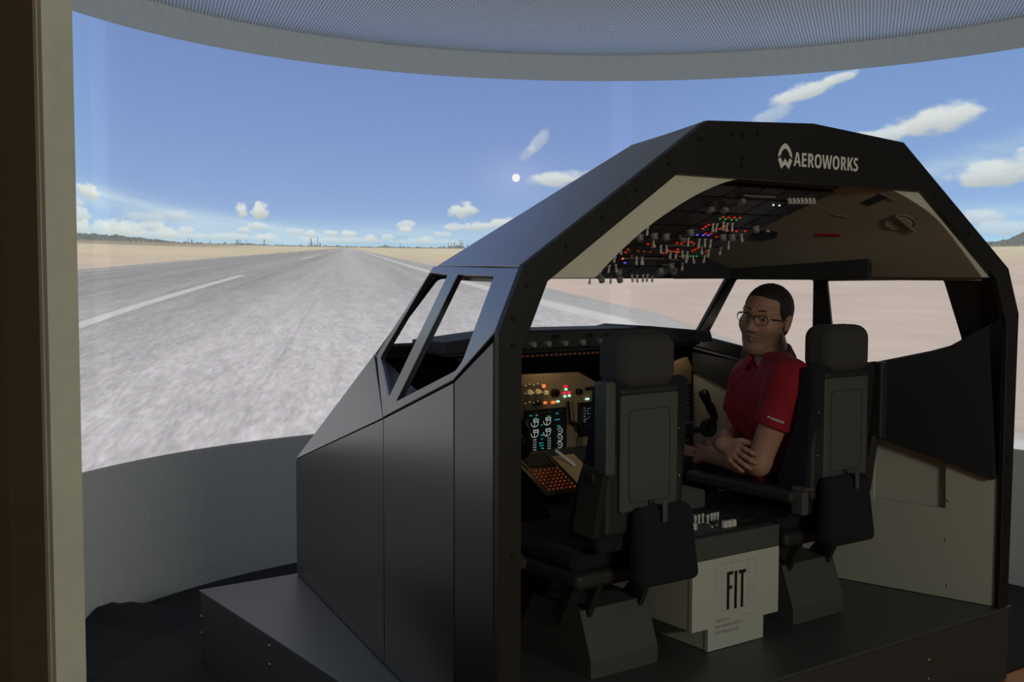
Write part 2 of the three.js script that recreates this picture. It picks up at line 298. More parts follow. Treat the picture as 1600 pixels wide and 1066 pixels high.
function projected(deg, h) {
  // far tree line and hills on the horizon
  const leftHill = 0.023 * sm(-18, -34, deg) * (0.7 + 0.5 * fbm(deg * 0.5, 2, 3)), rightHill = 0.062 * sm(86.2, 92, deg) * (0.8 + 0.4 * fbm(deg * 0.9, 7, 3)) + 0.02 * sm(82, 86, deg);
  const strip = EYE + 0.002 + 0.004 * fbm(deg * 2, 5, 2);
  const n = noise(deg * 9, 11), stand = sm(0.55, 0.9, noise(deg * 0.9, 4)), spike = Math.pow(noise(deg * 14, 3), 5) * 0.05 * stand * sm(26, 22, deg) * sm(-25, -20, deg);
  const pole = (noise(deg * 40, 9) > 0.75 ? 0.03 : 0.008) * (sm(15.1, 15.3, deg) * sm(17.4, 17.2, deg) + 0.7 * sm(-14.2, -14, deg) * sm(-11.8, -12.2, deg));
  const top = strip + leftHill + rightHill + spike + pole + n * 0.006 * sm(0.3, 0.8, noise(deg * 1.7, 8));
  let c;
  if (h > top) c = skyColor(deg, h);
  else if (h > EYE) {
    const v = 0.33 + 0.12 * noise(deg * 7, h * 220), base = sm(EYE + 0.007, EYE + 0.001, h) * 0.45 + 0.5 * sm(0.72, 0.8, noise(deg * 6, 21)) * sm(EYE + 0.012, EYE + 0.008, h);
    c = [mix(v * 1.02, 0.66, base), mix(v * 1.04, 0.60, base), mix(v * 0.98, 0.5, base)];
    const haze = 0.2; c = [mix(c[0], 0.62, haze), mix(c[1], 0.68, haze), mix(c[2], 0.7, haze)];
  } else {
    c = groundColor(deg, h);
const belt = sm(-8, -22, deg) * sm(EYE - 0.016, EYE - 0.008, h) * 0.8 * (0.8 + 0.2 * noise(deg * 4, h * 90)); c = [mix(c[0], 0.56, belt), mix(c[1], 0.52, belt), mix(c[2], 0.46, belt)];
  }
  // overlap of the projectors' pictures
  const seam = 0.035 * (sm(36.8, 37.6, deg) * sm(40.4, 39.6, deg)) + 0.03 * sm(-34.5, -33.9, deg) * sm(-31.5, -32.2, deg), grain = (hash(Math.floor(deg * 151), Math.floor(h * 391)) - 0.5) * 0.022;
  return c.map((v) => Math.min(1, v * (1 + seam) + grain));
}
{
  const t = thing('projection_screen', 'curved cinema screen showing a runway under a blue sky', 'screen');
  const section = (a, b, w, hgt) => {
    const tex = dataTex(w, hgt, (u, v) => projected(mix(a, b, u), mix(SCR_LO, SCR_HI, v)));
    const seg = 40, nv = 2, pos = [], nor = [], uv = [], idx = [];
    const R0 = RAD - 0.004, R1 = RAD - 0.001;
    for (let i = 0; i <= seg; i++) for (let j = 0; j <= 1; j++) { const d = mix(a, b, i / seg), p = onDrum(d, R0, j ? SCR_HI : SCR_LO); pos.push(p.x, p.y, p.z); nor.push(-Math.sin(d * DEG), 0, Math.cos(d * DEG)); uv.push(i / seg, j); }
    for (let i = 0; i < seg; i++) { const k = i * 2; idx.push(k, k + 2, k + 1, k + 1, k + 2, k + 3); }
    const o = pos.length / 3;                                   // the edge and the back of the sheet
    for (let i = 0; i <= seg; i++) for (let j = 0; j <= 1; j++) { const d = mix(a, b, i / seg), p = onDrum(d, R1, j ? SCR_HI : SCR_LO); pos.push(p.x, p.y, p.z); nor.push(Math.sin(d * DEG), 0, -Math.cos(d * DEG)); uv.push(i / seg, j); }
    for (let i = 0; i < seg; i++) { const k = o + i * 2; idx.push(k, k + 1, k + 2, k + 1, k + 3, k + 2); }
    const g = new THREE.BufferGeometry(); g.setAttribute('position', new THREE.Float32BufferAttribute(pos, 3)); g.setAttribute('normal', new THREE.Float32BufferAttribute(nor, 3)); g.setAttribute('uv', new THREE.Float32BufferAttribute(uv, 2)); g.setIndex(idx);
    obj('screen_section', g, new THREE.MeshStandardMaterial({ color: lin(0.06, 0.06, 0.06), roughness: 0.95, emissive: lin(1, 1, 1), emissiveMap: tex, emissiveIntensity: 0.96 }), t);
  };
  section(-110, -39, 384, 256); section(-39, 39, 1400, 760); section(39, 110, 1270, 760);
}

// ---------- platform ----------
const PLX0 = -1.161, PLX1 = 1.105, PLZ0 = -1.845, PLZ1 = 0;
{
  const t = thing('platform', 'low grey platform with a metal deck under the cockpit shell', 'platform', [0, FLOOR, 0]);
  const h = -FLOOR, w = PLX1 - PLX0, d = PLZ1 - PLZ0, cx = (PLX0 + PLX1) / 2, cz = (PLZ0 + PLZ1) / 2;
  obj('deck', boxUV(at(rbox(w, 0.012, d, 0.003), cx, h - 0.006, cz)), M.deck, t);
  obj('side_panel', boxUV(at(rbox(0.018, h - 0.016, d - 0.01, 0.003), PLX0 + 0.014, (h - 0.014) / 2, cz)), M.deckSide, t);
  obj('side_panel', boxUV(at(rbox(0.018, h - 0.016, d - 0.01, 0.003), PLX1 - 0.014, (h - 0.014) / 2, cz)), M.deckSide, t);
  obj('rear_panel', boxUV(at(rbox(w - 0.05, h - 0.016, 0.018, 0.003), cx, (h - 0.014) / 2, PLZ1 - 0.014)), M.deckSide, t);
  obj('front_panel', boxUV(at(rbox(w - 0.05, h - 0.016, 0.018, 0.003), cx, (h - 0.014) / 2, PLZ0 + 0.014)), M.deckSide, t);
  const bolt = new THREE.SphereGeometry(0.006, 10, 6);
  for (const z of [-1.83, -1.216, -0.61]) for (const y of [-0.038, -0.1]) { const b = obj('bolt', bolt, M.steel, t); b.scale.set(0.5, 1, 1); b.position.set(PLX0 + 0.004, h + y - (z < -1.5 ? 0.06 : 0), z); }
  for (const x of [0.63, -0.45]) for (const y of [-0.099, -0.163]) { const b = obj('bolt', bolt, M.steel, t); b.scale.set(1, 1, 0.5); b.position.set(x, h + y, PLZ1 - 0.004); }
}
// black cloth lying bunched along the foot of the curved wall
{
  const pos = [], idx = [], N = 60, K = 8;
  for (let i = 0; i <= N; i++) {
    const a = mix(-72, -27.5, i / N), fade = sm(-27.5, -31, a) ;
    const hgt = (0.018 + 0.03 * Math.max(0, fbm(a * 0.35, 3, 3) - 0.25) + 0.022 * sm(-37.5, -34.5, a) * sm(-29, -33.5, a)) * fade + 0.004;
    for (let k = 0; k <= K; k++) {
      const q = k / K, r = RAD - 0.012 - q * (0.28 + 0.08 * noise(a * 0.4, 9)), y = FLOOR + 0.003 + hgt * Math.pow(1 - q, 1.5) + 0.012 * fade * fbm(a * 0.8, q * 4, 3) * (k < K ? 1 : 0);
      const p = onDrum(a, r, y); pos.push(p.x, p.y, p.z);
    }
  }
  const o = pos.length / 3;
  for (let i = 0; i < o; i++) pos.push(pos[3 * i], Math.max(FLOOR + 0.0025, pos[3 * i + 1] - 0.012), pos[3 * i + 2]);
  for (let i = 0; i < N; i++) for (let k = 0; k < K; k++) { const a = i * (K + 1) + k, b = a + 1, c = a + K + 1, d = c + 1; idx.push(a, b, c, b, d, c, o + a, o + c, o + b, o + b, o + c, o + d); }
  for (let i = 0; i < N; i++) { const a = i * (K + 1), c = a + K + 1; idx.push(a, c, o + a, o + a, c, o + c); const b = a + K, d = c + K; idx.push(b, o + b, d, d, o + b, o + d); }
  const g = new THREE.BufferGeometry(); g.setAttribute('position', new THREE.Float32BufferAttribute(pos, 3)); g.setIndex(idx); g.computeVertexNormals();
  g.setAttribute('uv', new THREE.Float32BufferAttribute(new Float32Array(pos.length / 3 * 2), 2));
  tag(obj('floor_cloth', g, M.cloth), 'black cloth bunched along the foot of the grey curved wall', 'cloth');
}

// ---------- cockpit shell ----------
const L1 = [-1.1, 1.031, 0], L2 = [-1.028, 1.187, 0], L3 = [-0.425, 1.573, 0], TOP = [0, 1.598, 0];
const S0b = [-0.777, 0.002, -1.828], A = [-0.777, 0.452, -1.828], S1 = [-0.992, 0.742, -0.752], S1b = [-0.992, 0.002, -0.752], S2 = [-1.1, 0.901, -0.2], S2b = [-1.1, 0.002, -0.2];
const q6 = (p) => [p[0], p[1], -0.024], K1 = q6(L1), K2 = q6(L2), K3 = q6(L3), KT = q6(TOP);   // the panels end behind the arch
const F2 = [-0.688, 1.188, -0.945], W1 = [-0.757, 0.892, -1.235], F3 = [-0.3, 1.556, -0.46];
const shell = thing('cockpit_shell', 'dark grey faceted flight simulator cockpit shell open at the back', 'cockpit shell');
{
  const sides = (name, pts, depth, o = {}, mat = M.shell) => {
    obj(name, boxUV(plate(pts, depth, o)), mat, shell);
    obj(name, boxUV(plate(mirror(pts), depth, { ...o, holes: o.holesRight ?? (o.holes ?? []).map(mirror) })), mat, shell);
  };
  sides('lower_panel', [S0b, S1b, S1, A], 0.012);
  sides('lower_panel', [S1b, S2b, S2, S1], 0.012);
  sides('rear_side_panel', [S2b, [-1.1, 0.002, -0.025], [-1.1, 1.014, -0.025], S2], 0.012);
  sides('nose_cheek', [A, S1, W1], 0.012);
  const paneL = [[[-0.700, 1.169, -0.960], [-0.786, 1.165, -0.711], [-0.955, 0.797, -0.785], [-0.785, 0.89, -1.15]], [[-0.826, 1.164, -0.597], [-0.957, 1.161, -0.222], [-1.080, 0.951, -0.184], [-1.086, 0.925, -0.208], [-0.992, 0.797, -0.68]]];
  const paneR = [[[0.711, 1.151, -0.951], [0.814, 1.151, -0.654], [0.955, 0.8, -0.768], [0.765, 0.9, -1.172]], [[0.832, 1.147, -0.608], [0.966, 1.153, -0.205], [1.083, 0.938, -0.2], [1.088, 0.916, -0.222], [0.985, 0.757, -0.68]]];
  sides('window_frame', [S1, S2, K1, K2, F2, W1], 0.006, { gap: 0.002, holeR: 0.012, holes: paneL, holesRight: paneR });
  const inw = (pts, s) => pts.map((p) => [p[0] + s * 0.0055, p[1] - 0.0028, p[2] + 0.0018]);
  obj('inner_frame', boxUV(plate(inw([S1, S2, K1, K2, F2, W1], 1), 0.011, { gap: 0.006, holeR: 0.012, holes: paneL.map((h) => inw(h, 1)) })), M.frameBlack, shell);
  obj('inner_frame', boxUV(plate(inw(mirror([S1, S2, K1, K2, F2, W1]), -1), 0.011, { gap: 0.006, holeR: 0.012, holes: paneR.map((h) => inw(h, -1)) })), M.frameBlack, shell);
  sides('roof_facet', [K2, K3, F3, F2], 0.012);
  const ctr = (name, pts, depth, o, mat = M.shell) => obj(name, boxUV(plate(pts, depth, o)), mat, shell);
  ctr('roof_top', [K3, KT, [0, 1.578, -0.46], F3], 0.012); ctr('roof_top', mirror([K3, KT, [0, 1.578, -0.46], F3]), 0.012);
  ctr('brow', [F2, F3, [0.3, 1.556, -0.46], [0.688, 1.188, -0.945]], 0.012);
  const wn = (x, k) => [x, mix(W1[1], F2[1], k), mix(W1[2], F2[2], k)];
  ctr('windscreen_frame', [W1, mirror([W1])[0], mirror([F2])[0], F2], 0.014, { gap: 0.002, holeR: 0.02, holes: [[wn(-0.73, 0.12), wn(0.73, 0.12), wn(0.668, 0.9), wn(-0.668, 0.9)]] }, M.frameBlack);
  ctr('nose_deck', [A, W1, mirror([W1])[0], mirror([A])[0]], 0.012);
  ctr('nose_front', [S0b, A, mirror([A])[0], mirror([S0b])[0]], 0.012);
  // black strips behind the seams
  for (const s of [1, -1]) for (const [a, b, nrm] of [[S1b, S1, [1, 0, 0]], [S2b, S2, [1, 0, 0]], [A, S1, [1, 0, 0]], [S1, S2, [1, 0, 0]], [S1, W1, [1, 0, 0]], [S2, K1, [1, 0, 0]], [K2, F2, [0.6, -0.8, 0]], [K3, F3, [0.3, -1, 0]], [F2, F3, [0, -1, 0.3]], [F2, W1, [0.6, -0.3, 0.7]], [S0b, A, [1, 0, 0]]]) {
    const n = V(...nrm).normalize(), P = [a, b].map((p) => V(...p).addScaledVector(n, 0.017)), d = P[1].clone().sub(P[0]).normalize(); P[0].addScaledVector(d, 0.01); P[1].addScaledVector(d, -0.01);
    obj('seam_strip', bar(...P.map((p) => [p.x * s, p.y, p.z]), 0.018, 0.004, V(n.x * s, n.y, n.z), 0.001), M.frameBlack, shell);
  }
  // rear arch
  const outer = [[-1.1, 0.002], [-1.1, 1.031], [-1.028, 1.187], [-0.425, 1.573], [0, 1.598], [0.425, 1.573], [1.028, 1.187], [1.1, 1.031], [1.085, 0.002]];
  const inner = [[1.034, 0.0], [1.034, 0.985], [0.96, 1.151], [0.535, 1.43], [-0.535, 1.43], [-0.96, 1.151], [-1.037, 0.985], [-1.037, 0.0]];
  const s = new THREE.Shape(); [...outer, ...inner].forEach((p, i) => i ? s.lineTo(...p) : s.moveTo(...p)); s.closePath();
  const g = new THREE.ExtrudeGeometry(s, { depth: 0.018, bevelEnabled: true, bevelThickness: 0.0015, bevelSize: 0.0015, bevelSegments: 1 }); g.translate(0, 0, -0.0215);
  obj('rear_arch', boxUV(g), M.frameBlack, shell, 'black arch framing the open back');
  const screw = new THREE.CylinderGeometry(0.0065, 0.0065, 0.004, 12); screw.rotateX(Math.PI / 2);
  for (const [x, y] of [[-0.453, 1.524], [-0.565, 1.452], [-0.677, 1.38], [-0.79, 1.307], [-0.903, 1.235], [-1.022, 1.141], [-1.061, 1.063], [-1.062, 0.998], [-0.333, 1.548], [-0.295, 1.545], [-0.234, 1.555], [-0.296, 1.483], [-0.296, 1.464], [-1.062, 0.5], [1.06, 0.52], [1.06, 0.3], [1.06, 0.1], [0.79, 1.3], [0.6, 1.42]]) obj('screw', screw, M.boltBlack, shell).position.set(x, y, -0.0005);
  obj('arch_joint', at(rot(new THREE.BoxGeometry(0.046, 0.002, 0.002), 0, 0, 2.09), -0.713, 1.359, -0.002), M.boltBlack, shell);
  // emblem and lettering
  const font = await new FontLoader().loadAsync('fonts/droid/droid_sans_bold.typeface.json');
  const tx = new TextGeometry('AEROWORKS', { font, size: 0.0395, depth: 0.0012, curveSegments: 5, bevelEnabled: false }); tx.computeBoundingBox();
  const bw = tx.boundingBox.max.x - tx.boundingBox.min.x; tx.translate(-tx.boundingBox.min.x, 0, 0); tx.scale(0.287 / bw, 1, 1); tx.translate(-0.085, 1.4735, -0.0025);
  obj('logo_lettering', tx, M.logo, shell, 'white AEROWORKS lettering');
  // emblem: a pointed arch over a cut-out aircraft and a W-shaped foot
  const E = (pts) => { const q = new THREE.Shape(); pts.forEach((p, i) => i ? q.lineTo(...p) : q.moveTo(...p)); q.closePath(); return q; };
  const up = new THREE.Shape(); up.moveTo(-0.03, -0.004); up.bezierCurveTo(-0.028, 0.016, -0.015, 0.032, 0, 0.036); up.bezierCurveTo(0.015, 0.032, 0.028, 0.016, 0.03, -0.004); up.lineTo(0.019, 0.002); up.bezierCurveTo(0.016, 0.012, 0.008, 0.02, 0, 0.021); up.bezierCurveTo(-0.008, 0.02, -0.016, 0.012, -0.019, 0.002); up.closePath();
  const low = E([[-0.03, -0.0105], [-0.019, -0.004], [-0.0105, -0.019], [0, -0.006], [0.0105, -0.019], [0.019, -0.004], [0.03, -0.0105], [0.0155, -0.036], [0, -0.0225], [-0.0155, -0.036]]);
  const eg = new THREE.ExtrudeGeometry([up, low], { depth: 0.0012, bevelEnabled: false, curveSegments: 8 }); eg.translate(-0.121, 1.499, -0.0025);
  obj('logo_emblem', eg, M.logo, shell, 'white pointed emblem');
}

// ---------- cockpit lining (parts of the shell) ----------
Object.assign(M, {
  liner: std(0.27, 0.255, 0.2, 0.75, { bumpMap: powder, bumpScale: 0.00008 }),
  sideWhite: std(0.46, 0.46, 0.4, 0.7),
  console: std(0.018, 0.021, 0.026, 0.6, { bumpMap: powder, bumpScale: 0.0001 }),
  ledge: std(0.06, 0.067, 0.08, 0.55),
  visor: std(0.012, 0.012, 0.013, 0.7),
  vent: std(0.16, 0.145, 0.11, 0.7),
  redLabel: std(0.35, 0.01, 0.015, 0.5),
  seatGrey: std(0.075, 0.085, 0.08, 0.55, { bumpMap: powder, bumpScale: 0.00008 }),
  seatDark: std(0.02, 0.023, 0.0225, 0.6),
  headFabric: std(0.05, 0.05, 0.046, 0.95, { bumpMap: weave, bumpScale: 0.0004 }),
  navy: std(0.009, 0.0115, 0.02, 1, { bumpMap: weave, bumpScale: 0.0004 }),
  overhead: std(0.017, 0.018, 0.018, 0.55, { bumpMap: powder, bumpScale: 0.00008 }),
  module: std(0.026, 0.027, 0.027, 0.5),
  edge: std(0.2, 0.2, 0.19, 0.5),
  toggle: std(0.62, 0.61, 0.56, 0.4),
  knob: std(0.22, 0.22, 0.2, 0.5),
  black: std(0.006, 0.006, 0.007, 0.35),
  blackSoft: std(0.009, 0.009, 0.01, 0.7),
  bronze: std(0.21, 0.155, 0.085, 0.55),
  bronzeDark: std(0.09, 0.07, 0.042, 0.55),
  creamKnob: std(0.6, 0.5, 0.3, 0.5, { emissive: lin(0.5, 0.33, 0.12), emissiveIntensity: 0.32 }),
});
const glow = (r, g, b, k = 1) => std(r * 0.4, g * 0.4, b * 0.4, 0.5, { emissive: lin(r, g, b), emissiveIntensity: k });
const G = { red: glow(1, 0.05, 0.01, 0.5), amber: glow(1, 0.22, 0.05, 1.0), green: glow(0.02, 0.7, 0.12, 0.55), blue: glow(0.12, 0.1, 1, 1), white: glow(1, 1, 0.95, 1), mint: glow(0.5, 1, 0.75, 0.9), crimson: glow(1, 0.02, 0.08, 0.7), dimRed: glow(0.5, 0.07, 0.015, 0.3) };

// profile of the overhead lining, from the overhead panel out to the window head
const PROF = [[0.26, 1.45], [0.395, 1.43], [0.525, 1.393], [0.648, 1.342], [0.802, 1.236], [0.908, 1.157]];
const profCurve = new THREE.CatmullRomCurve3(PROF.map((p) => V(p[0], p[1], 0)));
function linerAt(t, z, side = 1, lift = 0) {
  const p = profCurve.getPoint(t / 5), q = (-z - 0.03) / 0.87;
  const P = V(side * p.x * (1 - 0.3 * q), 1.155 + (p.y - 1.155) * (1 - 0.72 * q), z);
  if (lift) P.addScaledVector(linerNormal(t, z, side), lift);
  return P;
}
function linerNormal(t, z, side = 1) {
  const a = linerAt(Math.max(0, t - 0.05), z, side), b = linerAt(Math.min(5, t + 0.05), z, side), c = linerAt(t, z - 0.02, side), d = linerAt(t, z + 0.02, side);
  return new THREE.Vector3().crossVectors(b.sub(a), d.sub(c)).multiplyScalar(side).normalize().multiplyScalar(-1).multiplyScalar(1);
}
{
  const nm = linerNormal(3, -0.3, 1), flip = nm.y > 0 ? -1 : 1;              // the normal points into the cockpit
  for (const side of [1, -1]) {
    const NT = 30, NZ = 16, pos = [], idx = [];
    for (const off of [0, -0.012]) for (let i = 0; i <= NT; i++) for (let j = 0; j <= NZ; j++) { const t = 5 * i / NT, z = mix(-0.027, -0.9, j / NZ), P = linerAt(t, z, side).addScaledVector(linerNormal(t, z, side), off * flip); pos.push(P.x, P.y, P.z); }
    const o = (NT + 1) * (NZ + 1);
    const quad = (a, b, c, d) => idx.push(a, b, c, b, d, c);
    for (let i = 0; i < NT; i++) for (let j = 0; j < NZ; j++) { const a = i * (NZ + 1) + j, c = a + NZ + 1; if (side > 0) { quad(a, a + 1, c, c + 1); quad(o + a, o + c, o + a + 1, o + c + 1); } else { quad(a, c, a + 1, c + 1); quad(o + a, o + a + 1, o + c, o + c + 1); } }
    for (let i = 0; i < NT; i++) for (const j of [0, NZ]) { const a = i * (NZ + 1) + j, c = a + NZ + 1; quad(a, c, o + a, o + c); }
    for (let j = 0; j < NZ; j++) for (const i of [0, NT]) { const a = i * (NZ + 1) + j; quad(a, o + a, a + 1, o + a + 1); }
    let g = new THREE.BufferGeometry(); g.setAttribute('position', new THREE.Float32BufferAttribute(pos, 3)); g.setIndex(idx); g = g.toNonIndexed(); g.computeVertexNormals();
    obj('overhead_lining', boxUV(g), M.liner, shell, 'beige overhead lining');
    // cream end rim behind the arch
    const inn = []; for (let i = 0; i <= 24; i++) { const p = linerAt(0.35 + 4.65 * i / 24, -0.03, side); inn.push([p.x, p.y, -0.0235]); }
    const left = new THREE.CatmullRomCurve3([[-0.16, 1.442], [-0.228, 1.438], [-0.342, 1.415], [-0.438, 1.381], [-0.509, 1.348], [-0.622, 1.286], [-0.73, 1.21], [-0.793, 1.158]].map((p) => V(p[0], p[1], -0.024))).getPoints(30).map((p) => [p.x, p.y, p.z]);
    const rim = plate([...(side > 0 ? inn : left), [side * 1.02, 1.157, -0.024], [side * 0.6, 1.44, -0.024], [side * (side > 0 ? 0.36 : 0.2), 1.452, -0.024]], side > 0 ? 0.03 : 0.012, { gap: 0, bevel: 0.001, inside: V(0, 1, -1) });
    obj('lining_rim', boxUV(rim), M.cream, shell, 'cream curved rim of the lining');
    obj('window_head', boxUV(bar([side * 0.985, 1.151, -0.07], [side * 0.655, 1.152, -0.90], 0.03, 0.012)), M.liner, shell);
  }
  // right-hand lining fittings, set on its surface
  const onLiner = (name, g, m, t, z, lift = 0.003, spin = 0, label) => {
    const n = linerNormal(t, z).multiplyScalar(flip), P = linerAt(t, z), e = linerAt(t, z + 0.02).sub(P).normalize(), u = e.clone().addScaledVector(n, -e.dot(n)).normalize(), w = new THREE.Vector3().crossVectors(n, u);
    const q = g.clone(); q.rotateZ(spin); q.applyMatrix4(new THREE.Matrix4().makeBasis(u, w, n).setPosition(P.addScaledVector(n, lift)));
    return obj(name, q, m, shell, label);
  };
  // a strip laid on the lining from one point of it to another
  const strip = (name, a, b, w, h, mat, lift = 0.003, label) => {
    const A = linerAt(...a), B = linerAt(...b), n = linerNormal((a[0] + b[0]) / 2, (a[1] + b[1]) / 2).multiplyScalar(flip); A.addScaledVector(n, lift); B.addScaledVector(n, lift);
    return obj(name, bar(A.toArray(), B.toArray(), w, h, n, 0.002), mat, shell, label);
  };
  const disc = new THREE.CylinderGeometry(0.043, 0.045, 0.008, 40); disc.rotateX(Math.PI / 2);
  onLiner('speaker_grille', disc, M.black, 1.6, -0.531, 0.003, 0, 'black oval speaker grille');
  strip('warning_label', [2.48, -0.406], [2.84, -0.343], 0.022, 0.003, M.redLabel, 0.002, 'red label');
  const ring = new THREE.TorusGeometry(0.05, 0.004, 8, 40); onLiner('vent_ring', ring, M.vent, 2.76, -0.136, 0.002);
  const bowl = new THREE.CylinderGeometry(0.047, 0.047, 0.003, 36); bowl.rotateX(Math.PI / 2); onLiner('vent_bowl', bowl, M.vent, 2.76, -0.136, 0.001);
  for (const dy of [-0.036, -0.024, -0.012, 0, 0.012, 0.024, 0.036]) { const h = Math.sqrt(0.044 ** 2 - dy * dy); onLiner('vent_slat', at(rbox(2 * h, 0.004, 0.007, 0.001), 0, dy, 0), M.liner, 2.76, -0.136, 0.005, -0.5); }
  strip('vent_handle', [2.28, -0.111], [3.16, -0.111], 0.007, 0.012, M.vent, 0.01);
  strip('reading_lamp_recess', [1.4, -0.146], [1.22, -0.06], 0.04, 0.004, M.console, 0.001);
  strip('grab_strip', [0.96, -0.061], [1.6, -0.061], 0.006, 0.004, M.vent, 0.003);
  strip('grab_strip', [1.44, -0.262], [1.92, -0.237], 0.005, 0.004, M.vent, 0.002);
  // sun visors over the right-hand windows
  const vis = (a, b, y0, y1, d) => { const u = V(b[0] - a[0], 0, b[1] - a[1]), L = u.length(); u.normalize(); const s = new THREE.Shape(); poly2(s, [[0, y0], [L, y0], [L, y1], [0, y1]], [0.015, 0.004, 0.02, 0.015]); const g = new THREE.ExtrudeGeometry(s, { depth: d, bevelEnabled: true, bevelThickness: 0.003, bevelSize: 0.003, bevelSegments: 2 }); g.applyMatrix4(new THREE.Matrix4().makeBasis(u, V(0, 1, 0), new THREE.Vector3().crossVectors(u, V(0, 1, 0))).setPosition(a[0], 0, a[1])); return g; };
  obj('sun_visor', boxUV(vis([0.275, -0.868], [0.60, -0.868], 1.151, 1.237, 0.02)), M.visor, shell, 'black padded window head');
  obj('sun_visor', boxUV(vis([0.585, -0.865], [0.735, -0.345], 1.151, 1.272, 0.025)), M.visor, shell, 'black padded window head');
  // side walls: white lower lining with a recess on the right, dark console above
  const wx = (z) => 1.044 + (z + 0.014) * 0.26;
  const wp = (y, z, k = 0, s = 1) => [s * (wx(z) - k), y, z];
  const bx = (z) => mix(0.455, 0.565, sm(0, 1, (-z) / 0.445)) ;
  for (const s of [1, -1]) {
    const o = { inside: V(s * 3, 0.4, -0.5), gap: 0, bevel: 0.001 };
    const hole = s > 0 ? [[wp(0.56, -0.455), wp(0.508, -0.2), wp(0.325, -0.197), wp(0.327, -0.455)]] : [];
    obj('side_lining', boxUV(plate([wp(0.002, -0.012, 0, s), wp(0.46, -0.012, 0, s), wp(0.512, -0.204, 0, s), wp(0.571, -0.445, 0, s), wp(0.69, -1.016, 0, s), wp(0.775, -1.21, 0, s), wp(0.3, -1.21, 0, s), wp(0.002, -1.19, 0, s)], 0.018, { ...o, holes: hole, holeR: 0.001 })), M.sideWhite, shell, 'white lower side lining');
    if (s > 0) obj('recess_back', boxUV(plate([wp(0.58, -0.47, -0.03), wp(0.53, -0.18, -0.03), wp(0.3, -0.18, -0.03), wp(0.3, -0.47, -0.03)], 0.008, { ...o })), M.sideWhite, shell);
    if (s > 0) { const sc = new THREE.SphereGeometry(0.005, 10, 6); for (const [y, z] of [[0.355, -0.19], [0.215, -0.193], [0.048, -0.184], [0.218, -0.459]]) { const b = obj('lining_screw', sc, M.steel, shell); b.position.set(...wp(y, z, 0.0)); } }
    const dark = plate([wp(0.99, -0.064, 0.02, s), wp(0.455, -0.0245, 0.02, s), wp(0.509, -0.204, 0.02, s), wp(0.569, -0.445, 0.02, s), wp(0.688, -1.016, 0.02, s), wp(0.765, -1.2, 0.02, s), wp(0.84, -1.2, 0.02, s), wp(0.80, -0.85, 0.02, s), wp(0.79, -0.6, 0.02, s), wp(0.87, -0.3, 0.02, s), wp(0.905, -0.2, 0.02, s)], 0.02, o);
    obj('side_console', boxUV(dark), M.console, shell, 'dark panel below the side window');
    const lip = [[0.455, -0.0245], [0.509, -0.204], [0.569, -0.445], [0.688, -1.016]];
    for (let i = 0; i < 3; i++) obj('console_lip', boxUV(bar(wp(lip[i][0] + 0.008, lip[i][1], 0.028, s), wp(lip[i + 1][0] + 0.008, lip[i + 1][1], 0.028, s), 0.018, 0.022)), M.console, shell);
    obj('rear_inner_wall', boxUV(plate([[s * 1.055, 0.3, -0.026], [s * 1.055, 1.03, -0.026], [s * 1.075, 0.915, -0.215], [s * 1.06, 0.45, -0.215]], 0.008, o)), M.console, shell);
    // ledge between console and window frame
    const led = (a, b, c, d) => { const q = [a, b, c, d]; return plate(q, 0.008, { inside: V(0, -2, -0.5), gap: 0, bevel: 0.001 }); };
    obj('window_ledge', boxUV(led([s * 1.085, 0.895, -0.2], [s * 0.985, 0.742, -0.75], wp(0.80, -0.62, 0.015, s), wp(0.905, -0.2, 0.015, s))), M.ledge, shell);
    obj('window_ledge', boxUV(led([s * 0.985, 0.742, -0.75], [s * 0.76, 0.885, -1.22], wp(0.842, -1.2, 0.015, s), wp(0.79, -0.7, 0.015, s))), M.ledge, shell);
    if (s > 0) obj('coaming', boxUV(bar([s * 0.69, 0.895, -1.14], [s * 0.90, 0.80, -0.78], 0.03, 0.045)), M.visor, shell);
  }
  obj('ledge_box', boxUV(rot(rbox(0.07, 0.06, 0.10, 0.006), 0.25, 0.5, 0).translate(0.79, 0.85, -0.92)), M.ledge, shell);
}

